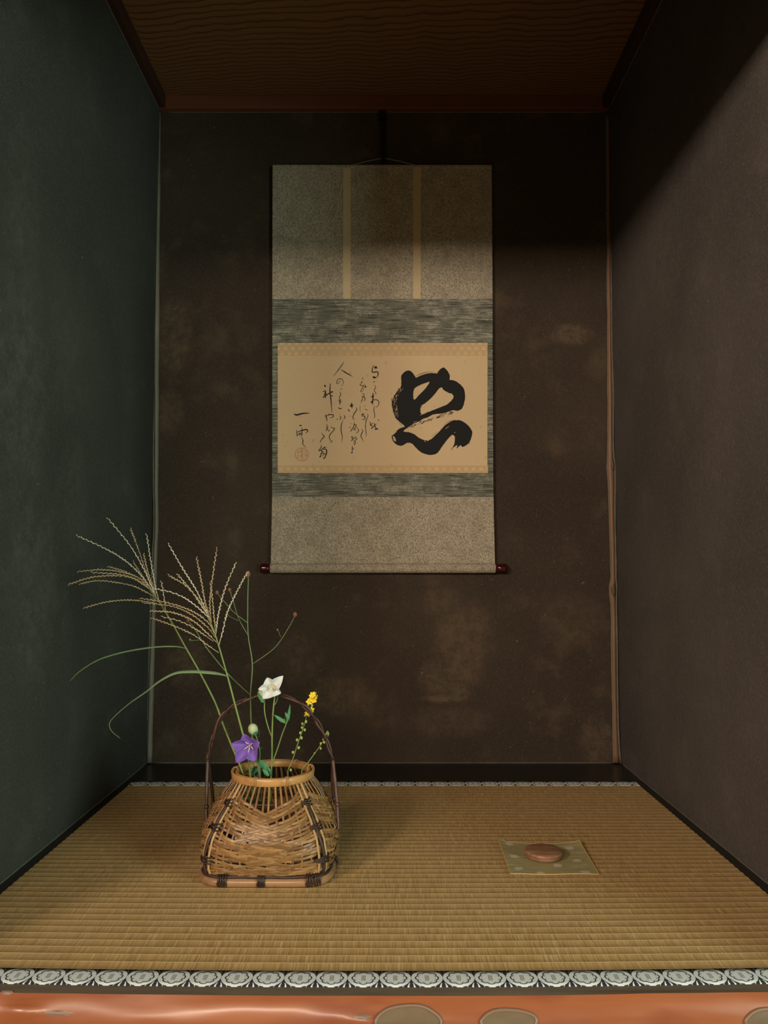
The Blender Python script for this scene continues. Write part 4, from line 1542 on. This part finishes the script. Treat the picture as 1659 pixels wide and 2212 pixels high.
susuki('arching pampas grass leaning furthest left, its tan plume spread before the green wall', stem1, sp1,
       crop2([(822, 938), (760, 926), (660, 926), (550, 937), (400, 965), (250, 1012), (130, 1085), (62, 1150)], Y1, -.03), [.0005, .0014, .0016, .0014, .0010, .0004], Y1, 4, False)
Y2 = BY - 0.022
stem2 = [at(548, 1735, BY - .004)] + crop5([(345, 1240), (270, 940), (185, 620), (110, 330), (60, 150)], Y2) + crop2([(1085, 1100), (1030, 910), (1000, 820), (965, 740)], Y2)
sp2 = [[(710, 265), (800, 420), (885, 555), (960, 710)], [(890, 355), (920, 500), (945, 640), (985, 770)], [(1020, 295), (992, 480), (975, 640), (985, 770)], [(980, 515), (998, 680), (1012, 830)],
       [(1140, 390), (1070, 560), (1030, 720), (1014, 850)], [(1215, 450), (1150, 570), (1090, 700), (1060, 820), (1034, 915)], [(715, 465), (820, 530), (900, 620), (975, 745)],
       [(770, 460), (860, 570), (970, 735)], [(600, 545), (720, 570), (830, 620), (950, 720), (985, 780)], [(530, 612), (700, 640), (850, 690), (960, 765), (1005, 840)],
       [(545, 640), (720, 660), (850, 712), (960, 800), (1015, 870)], [(600, 693), (740, 705), (870, 760), (970, 850), (1022, 900)], [(665, 730), (780, 760), (880, 810), (1000, 892)],
       [(605, 742), (740, 790), (870, 850), (960, 915), (1032, 965)]]
susuki('upright pampas grass with tan spikes in front of the brown back wall', stem2, sp2,
       crop2([(1090, 1118), (1030, 1103), (950, 1094), (850, 1090), (750, 1100), (650, 1150), (560, 1220), (450, 1297), (360, 1375), (322, 1425), (335, 1475), (390, 1522)], Y2, -.02),
       [.0008, .0028, .0027, .0022, .0014, .0009, .0007, .0006, .0004], Y2, 8, False)


def stemtube(k, P, r, n=6, seg=7):
    k.tube(catmull(P, n), r, seg)


# great burnet: wiry branching stems with small dark heads
bt = thing('burnet', 'thin wiry branching burnet stem with tiny reddish heads reaching toward the scroll roller', 'flower', (BX, BY, 0.03), 'wild flowers in the basket')
Y3 = BY + 0.03
k = MB()
stemtube(k, [at(552, 1720, BY + .02)] + crop2([(1262, 1700), (1245, 1430), (1240, 1240), (1252, 1040), (1225, 850), (1222, 650), (1226, 470)], Y3), [.0013, .0013, .0011, .0008])
k.build('stem', STEMD, bt)
BRN = [([(1238, 1240), (1100, 1110), (960, 940), (870, 800), (840, 765)], .0009, -.02), ([(1255, 1038), (1400, 930), (1495, 790), (1530, 722)], .0008, -.02), ([(1220, 770), (1130, 700), (1055, 615), (1022, 575)], .0008, .02),
       ([(1223, 850), (1162, 740), (1125, 620), (1106, 560)], .0008, .03), ([(905, 882), (862, 886), (846, 880)], .0006, 0), ([(1437, 862), (1418, 818)], .0005, 0), ([(1160, 757), (1100, 725), (1088, 700)], .0005, 0), ([(975, 965), (950, 930)], .0006, 0)]
for pts, r, dy in BRN:
    k = MB()
    Pb = crop2(pts, Y3, dy)
    k.tube(catmull(Pb, 6) if len(Pb) > 2 else Pb, [r, r * .8], 6)
    k.build('branch', STEMD, bt)
for (x, y, rx, st, m, dy) in ((1224, 455, .0058, 1.5, BURNET, 0), (836, 750, .0052, 1.2, BURNET, -.02), (1530, 716, .0046, 1.2, BURNET, -.02), (1022, 572, .0040, 1.2, BURNET, .02), (1104, 555, .0040, 1.2, BURNET, .03),
                         (846, 880, .0026, 1.0, STEMD, 0), (1416, 815, .0022, 1.1, STEMD, -.015), (1087, 698, .0022, 1.1, STEMD, 0), (950, 930, .0022, 1, STEMD, 0)):
    k = MB()
    c = crop2([(x, y)], Y3 + dy)[0]
    k.blob(c, rx * .72, 12, 9, stretch=st)
    for i in range(40 if m is BURNET else 0):
        d = Vector((rg.gauss(0, 1), rg.gauss(0, 1), rg.gauss(0, 1))).normalized()
        k.blob(c + Vector((d.x, d.y, d.z * st)) * rx * .68, rx * .2, 5, 4)
    k.build('flower_head', m, bt)


def corolla(name, tips, notches, centre, m, parent, conv, Y, bowl, bulge, twist=0.0):
    """a five-lobed fused bell opening towards the viewer; tips and notches alternate round the rim"""
    C0 = conv([centre], Y + bowl)[0]
    rim = []
    n = len(tips)
    for i in range(n):
        T = Vector((*tips[i], 0))
        for (na, side) in ((notches[i], 0), (notches[(i + 1) % n], 1)):
            N_ = Vector((*na, 0))
            c = Vector((*centre, 0))
            a, b = (N_, T) if side == 0 else (T, N_)
            mid = (N_ + T) / 2
            chord = T - N_
            out = Vector((chord.y, -chord.x, 0)).normalized()
            axis = (T - c).normalized()
            if out.dot((mid - c) - axis * (mid - c).dot(axis)) < 0:
                out = -out
            ctl = mid + out * chord.length * bulge + (N_ - T) * 0.02
            for j in range(8):
                s = j / 8
                q = a * (1 - s) ** 2 + ctl * 2 * s * (1 - s) + b * s * s
                rim.append((q, (s if side == 0 else 1 - s)))
    k = MB()
    NR_ = 10
    rows = []
    L = len(rim)
    for lay in (0, 1):
        rws = []
        for r in range(1, NR_ + 1):
            f = r / NR_
            vs = []
            for (q, tipness) in rim:
                c = Vector((*centre, 0))
                p2 = c + (q - c) * f
                depth = bowl * (1 - f ** 1.5) - 0.004 * f ** 3 * (1 - tipness) * 0 + 0.005 * f ** 4 * tipness - 0.0015 * math.cos(tipness * PI) * f * f
                P_ = conv([(p2.x, p2.y)], Y)[0]
                P_ = P_ + Vector((0, depth + lay * 0.0005, 0))
                vs.append(P_)
            rws.append(k.verts(vs))
        ctr = k.verts([C0 + Vector((0, lay * 0.0005, 0))])
        for i in range(L):
            k.face(ctr, rws[0] + i, rws[0] + (i + 1) % L)
        for a, b in zip(rws, rws[1:]):
            for i in range(L):
                j = (i + 1) % L
                k.face(a + i, b + i, b + j, a + j)
        rows.append(rws)
    a, b = rows[0][-1], rows[1][-1]
    for i in range(L):
        j = (i + 1) % L
        k.face(a + i, a + j, b + j, b + i)
    o = k.build(name, m, parent)
    return o, C0


# white balloon flower, with a bud, a leafy side shoot
wf = thing('balloon_flower', 'white star shaped balloon flower standing at the top of the basket handle', 'flower', (BX, BY, 0.03), 'wild flowers in the basket')
Y4 = BY - 0.026
k = MB()
stemtube(k, [at(585, 1735, BY)] + crop5([(675, 1560), (685, 1300), (688, 1000), (700, 700), (722, 480), (715, 420)], Y4 + .012), [.0017, .0015, .0012])
k.build('stem', STEM, wf)
k = MB()
stemtube(k, crop5([(682, 1030), (625, 870), (585, 690), (582, 540), (570, 480)], Y4 + .014, .016), [.0012, .001])
stemtube(k, crop5([(722, 590), (750, 540), (762, 480)], Y4 + .012, .01), [.0009, .0007])
stemtube(k, crop5([(692, 1385), (760, 1200), (830, 985), (885, 845), (900, 780)], Y4 + .012, -.012), [.0012, .0010, .0007])
k.build('branch', STEM, wf)
for pts, wd in (([(885, 845), (800, 790), (712, 728)], [.0008, .0034, .003, .0003]), ([(890, 840), (915, 740), (936, 588)], [.0008, .0030, .0026, .0003]), ([(905, 790), (890, 740), (866, 692)], [.0008, .0028, .0022, .0002]),
                ([(872, 835), (860, 800), (860, 775)], [.0004, .0010, .0002]), ([(560, 545), (510, 470), (488, 415)], [.001, .0030, .0018, .0003]), ([(572, 560), (540, 520), (520, 470)], [.0008, .0030, .0022, .0003]), ([(762, 480), (785, 420), (802, 385)], [.0006, .0016, .0003])):
    k = MB()
    k.leaf(catmull(crop5(pts, Y4 + .004 if pts[0][0] > 800 else Y4 + .022), 8), wd, (-.2, -1, .5), .25)
    k.build('leaf', LEAFM, wf)
k = MB()
c = crop5([(545, 440)], Y4 + .03)[0]
k.blob(c, .0075, 14, 10, stretch=1.25)
k.build('bud', BUDM, wf)
o, cc = corolla('corolla', [(610, 222), (835, 195), (805, 440), (548, 522), (485, 385)], [(568, 308), (692, 243), (782, 372), (704, 476), (560, 402)], (675, 366), WHITE, wf, crop5, Y4, .010, .115)
k = MB()
NA = 30
rg_ = []
for r, d in ((.0100, .0062), (.008, .0074), (.005, .0088), (.0015, .0098)):
    rg_.append(k.verts([crop5([(675, 366)], Y4)[0] + Vector((r * .72 * math.cos(2 * PI * j / NA) * (1 + .04 * math.cos(5 * 2 * PI * j / NA + 1.0)), d - 0.0012, r * .72 * math.sin(2 * PI * j / NA) * (1 + .04 * math.cos(5 * 2 * PI * j / NA + 1.0)))) for j in range(NA)]))
for a, b in zip(rg_, rg_[1:]):
    for j in range(NA):
        k.face(a + j, a + (j + 1) % NA, b + (j + 1) % NA, b + j)
k.build('throat', WHITEC, o)
k = MB()
pc = crop5([(675, 366)], Y4)[0]
k.tube([pc + Vector((0, .009, 0)), pc + Vector((0, -.001, 0))], .0014, 8)
for j in range(5):
    a = 2 * PI * j / 5
    k.blob(pc + Vector((.0013 * math.cos(a), -.0015, .0013 * math.sin(a))), .0013, 7, 5)
k.build('pistil', BUDM if False else WHITE, o)

# purple balloon flower with its bud and leaves
pf = thing('balloon_flower', 'purple star shaped balloon flower drooping over the left rim of the basket', 'flower', (BX, BY, 0.03), 'wild flowers in the basket')
Y5 = BY - 0.052
k = MB()
stemtube(k, [at(557, 1735, BY - .01)] + crop5([(520, 1560), (480, 1400), (450, 1250), (400, 1170)], BY - .03, -.012), [.0015, .0012])
k.build('stem', STEMD, pf)
o, cc = corolla('corolla', [(285, 1000), (510, 1118), (445, 1392), (180, 1408), (110, 1145)], [(258, 1072), (400, 1055), (487, 1190), (338, 1330), (192, 1228)], (372, 1160), PURPLE, pf, crop5, Y5, .016, .125)
k = MB()
pc = crop5([(372, 1160)], Y5)[0]
k.tube([pc + Vector((0, .014, 0)), pc + Vector((0, .003, 0))], .0009, 7)
for x, y in ((320, 1105), (408, 1125), (425, 1200), (358, 1250), (300, 1205)):
    q = crop5([(x, y)], Y5 + .004)[0]
    a = pc + Vector((0, .012, 0))
    k.tube([a, a.lerp(q, .5) + Vector((0, -.001, 0)), q], [.0006, .0010, .0007], 6)
k.build('stamens', PALE, o)
k = MB()
for j in range(5):
    a = 2 * PI * j / 5 + .3
    b = pc + Vector((0, .019, 0))
    k.leaf([b, b + Vector((.005 * math.cos(a), .0005, .005 * math.sin(a))), b + Vector((.010 * math.cos(a), -.002, .010 * math.sin(a)))], [.0012, .0014, .0002], (0, 1, 0), .1)
k.build('sepals', LEAFM, o)

bf = thing('balloon_flower_bud', 'pale green swollen balloon flower bud just above the purple flower', 'flower bud', (BX, BY, 0.03), 'wild flowers in the basket')
Y6 = BY - 0.020
k = MB()
stemtube(k, [at(566, 1735, BY)] + crop5([(520, 1540), (515, 1350), (518, 1230), (490, 1100), (470, 1030), (450, 980)], Y6), [.0013, .0012, .0010])
stemtube(k, crop5([(505, 1560), (480, 1300), (455, 1130), (430, 1050)], Y6 + .006), [.0011, .0010])
k.build('stem', STEMD, bf)
k = MB()
c = crop5([(424, 925)], Y6)[0]
k.blob(c, .0088, 16, 12, axis=(-.25, 0, 1), stretch=1.12)
bud = k.build('bud', BUDM, bf)
k = MB()
for j in range(5):
    a = 2 * PI * j / 5 + .2
    base = crop5([(455, 1010)], Y6)[0]
    ax = (c - base).normalized()
    u_ = Vector((math.cos(a), math.sin(a), 0))
    k.leaf([base, base + ax * .006 + u_ * .0065, base + ax * .014 + u_ * .0088], [.0020, .0030, .0003], u_, .2)
k.build('calyx', LEAFM, bud)
for pts, wd, m, yy in (([(498, 1345), (560, 1400), (610, 1470), (655, 1535)], [.0012, .0058, .0056, .0008], LEAFM, -.02), ([(628, 1440), (648, 1490), (660, 1550)], [.0006, .0030, .0010], LEAFM, -.022),
                   ([(515, 1440), (470, 1480), (420, 1545)], [.0010, .0060, .0040], LEAFD, -.006), ([(520, 1420), (500, 1490), (480, 1570)], [.0010, .0075, .0050], LEAFD, 0.0), ([(560, 1480), (600, 1520), (640, 1570)], [.001, .004, .002], LEAFM, -.03),
                   ([(505, 1040), (512, 980), (508, 935)], [.0006, .0012, .0003], LEAFD, .01), ([(495, 1170), (530, 1185), (552, 1195)], [.0006, .0022, .0004], LEAFD, .004), ([(440, 1460), (400, 1500), (385, 1560)], [.0010, .0040, .0020], LEAFM, .004)):
    k = MB()
    k.leaf(catmull(crop5(pts, BY + yy), 8), wd, (-.3, -1, .5), .3)
    k.build('leaf', m, bf)


# agrimony spikes
def agrimony(label, stem, flowers, buds, Y, rr):
    root = thing('agrimony', label, 'flower', (BX, BY, 0.03), 'wild flowers in the basket')
    k = MB()
    P = [at(635 if flowers else 650, 1735, BY + .01)] + crop5(stem, Y, .012)
    stemtube(k, P, [.0010, .0009, .0006])
    k.build('stem', STEM, root)
    r_ = random.Random(rr)
    for (x, y, s) in flowers:
        k = MB()
        c = crop5([(x, y)], Y + r_.uniform(-.004, .008))[0]
        ph = r_.random()
        tl = Vector((r_.uniform(-.5, .5), -1, r_.uniform(-.1, .7))).normalized()
        o1 = tl.orthogonal().normalized()
        o2 = tl.cross(o1)
        for j in range(5):
            a = 2 * PI * (j / 5 + ph)
            d = o1 * math.cos(a) + o2 * math.sin(a)
            k.leaf([c, c + d * s * .6 + tl * s * .12, c + d * s + tl * s * .28], [s * .18, s * .42, s * .12], tl, .15)
        k.blob(c + tl * s * .15, s * .25, 7, 5)
        k.build('blossom', YELLOW, root)
    for (x, y, s) in buds:
        k = MB()
        c = crop5([(x, y)], Y + r_.uniform(-.004, .006))[0]
        s *= 0.78
        k.blob(c, s, 9, 7, stretch=1.25, axis=(r_.uniform(-.4, .4), r_.uniform(-.3, .3), 1))
        for j in range(5):
            a = 2 * PI * j / 5
            k.blob(c + Vector((s * .6 * math.cos(a), s * .6 * math.sin(a), s * .7)), s * .35, 5, 4)
        k.build('bud', YGREEN, root)
    return root


agrimony('slender stalk of small yellow flowers right of the white flower', [(905, 1545), (962, 1375), (1040, 1130), (1120, 900), (1165, 740), (1215, 590), (1275, 425)],
         [(1250, 455, .0060), (1282, 487, .0062), (1228, 470, .0054), (1232, 512, .0066), (1262, 528, .0062), (1196, 552, .0062), (1228, 660, .0056), (1186, 695, .0060), (1172, 712, .0050), (1222, 545, .005)],
         [(1256, 425, .0022), (1286, 430, .0022), (1180, 598, .0026), (1238, 600, .0028), (1140, 738, .0026), (1196, 740, .0026), (1105, 850, .0030), (1155, 822, .0032), (1098, 905, .0026), (1136, 935, .0030), (1076, 978, .0030), (1030, 1075, .0030),
          (1090, 1046, .0032), (1054, 1182, .0032), (975, 1245, .0030), (945, 1490, .0030)], BY + .012, 3)
agrimony('shorter green budding stalk leaning toward the right side of the handle', [(1098, 1512), (1180, 1390), (1275, 1260), (1360, 1140), (1405, 1070), (1450, 970)],
         [], [(1450, 968, .0026), (1436, 990, .0026), (1462, 990, .0024), (1430, 1012, .0026), (1450, 1015, .0026), (1438, 1040, .0028), (1420, 1050, .0022), (1394, 1065, .0026), (1420, 1078, .0024), (1404, 1108, .0026), (1358, 1124, .0026), (1356, 1192, .0026), (1272, 1258, .0018), (1100, 1505, .0018)], BY + .02, 5)

# ------------------------------------------------------------ incense container on its cloth
BROC = Mat('green_gold_brocade', 0.55, 0.5)
cl = [on_floor(1078, 1822), on_floor(1252, 1824), on_floor(1295, 1891), on_floor(1103, 1891)]
_nz = BROC.noise(1.0, 3, BROC.scaled((16, 190, 1)), rough=0.6)
_base = BROC.mix(BROC.noise(1.0, 3, BROC.scaled((30, 260, 1))), (0.27, 0.235, 0.10), (0.44, 0.39, 0.19))
_base = BROC.mix(BROC.ma('MULTIPLY', BROC.step(_nz, .57, .66), .55), _base, (0.70, 0.66, 0.48))
fl = []
for px, py, rx in ((1100, 1827, .0095), (1140, 1836, .008), (1110, 1852, .0095), (1121, 1879, .0095), (1167, 1889, .009), (1230, 1835, .010), (1246, 1861, .0095), (1264, 1887, .0095), (1205, 1872, .010)):
    p = on_floor(px, py)
    fl.append((p.x, p.y, rx, rx * .95, 1.0))
_wob = BROC.ma('MULTIPLY', BROC.ma('SUBTRACT', BROC.noise(260, 3), 0.5), 1.9)
BROC.color(BROC.mix(BROC.ma('MULTIPLY', BROC.step(BROC.spots(fl, (0, 1), _wob), .12, .5), .62), _base, (0.66, 0.68, 0.60)))
EDGEG = Mat('gold_cloth_edge', 0.5, 0.5)
EDGEG.color((0.60, 0.42, 0.17))
mt = thing('brocade_cloth', 'small square of green and gold flowered cloth lying on the mat at right', 'cloth', (sum(p.x for p in cl) / 4, sum(p.y for p in cl) / 4, 0))


def cloth_pt(u, v):
    a = cl[0].lerp(cl[1], u)
    b = cl[3].lerp(cl[2], u)
    p = a.lerp(b, v)
    lift = 0.0006 + 0.0045 * max(0, (abs(u - .5) * 2)) ** 6 * (1 - v) ** 1.2 + 0.0016 * max(0, 1 - v * 6) * abs(u - .5) * 2
    lift += 0.0012 * (0.5 + 0.5 * math.sin(u * 9 + 1)) * v ** 8
    p = Vector((p.x, p.y + 0.004 * math.sin(PI * u) * (1 - v) * -1, lift + 0.0004))
    return p


k = MB()
G = 24
for lay in (0.0009, 0.0):
    b0 = len(k.v)
    k.verts([cloth_pt(i / G, j / G) + Vector((0, 0, lay)) for j in range(G + 1) for i in range(G + 1)])
    for j in range(G):
        for i in range(G):
            a = b0 + j * (G + 1) + i
            k.face(a, a + 1, a + G + 2, a + G + 1)
k.build('patterned_face', BROC, mt)
k = MB()
edge = [cloth_pt(i / G, 1) for i in range(G + 1)] + [cloth_pt(1, 1 - j / G) for j in range(1, G + 1)] + [cloth_pt(1 - i / G, 0) for i in range(1, G + 1)] + [cloth_pt(0, j / G) for j in range(1, G)]
k.tube([p + Vector((0, 0, .0005)) for p in edge], 0.0009, 6, closed=True)
k.build('gold_edge', EDGEG, mt)

KOGO = Mat('turned_wood', 0.42, 0.45)
_g = KOGO.step(KOGO.noise(1.0, 4, KOGO.scaled((26, 190, 190)), rough=0.6, dist=.3), .3, .7)
_c = KOGO.mix(_g, (0.20, 0.090, 0.050), (0.37, 0.20, 0.115))
_kc = on_floor(1198, 1843)
_c = KOGO.mix(KOGO.spots([(_kc.x, _kc.y, .016, .020, .75)], (0, 1), KOGO.ma('MULTIPLY', KOGO.ma('SUBTRACT', KOGO.noise(60, 3), .5), 1.2)), _c, (0.085, 0.030, 0.022))
KOGO.color(_c)
kb = on_floor(1182, 1870)
KC = (kb.x, kb.y + 0.0325, 0.0021)
kg = thing('incense_container', 'round flat lidded wooden incense container resting on the flowered cloth', 'incense container', KC)
k = MB()
k.lathe([(.021, 0), (.0265, .0004), (.0305, .0024), (.0325, .0052), (.0330, .0074), (.0322, .0080)], 64, KC)
k.build('base', KOGO, kg)
k = MB()
k.lathe([(.0312, .0082), (.0332, .0085), (.0340, .0096), (.0342, .0112), (.0337, .0130), (.0328, .0136), (.0326, .0139), (.0316, .0144), (.0270, .0152), (.0200, .0158), (.0110, .0161), (.002, .0162)], 64, KC)
k.build('lid', KOGO, kg)
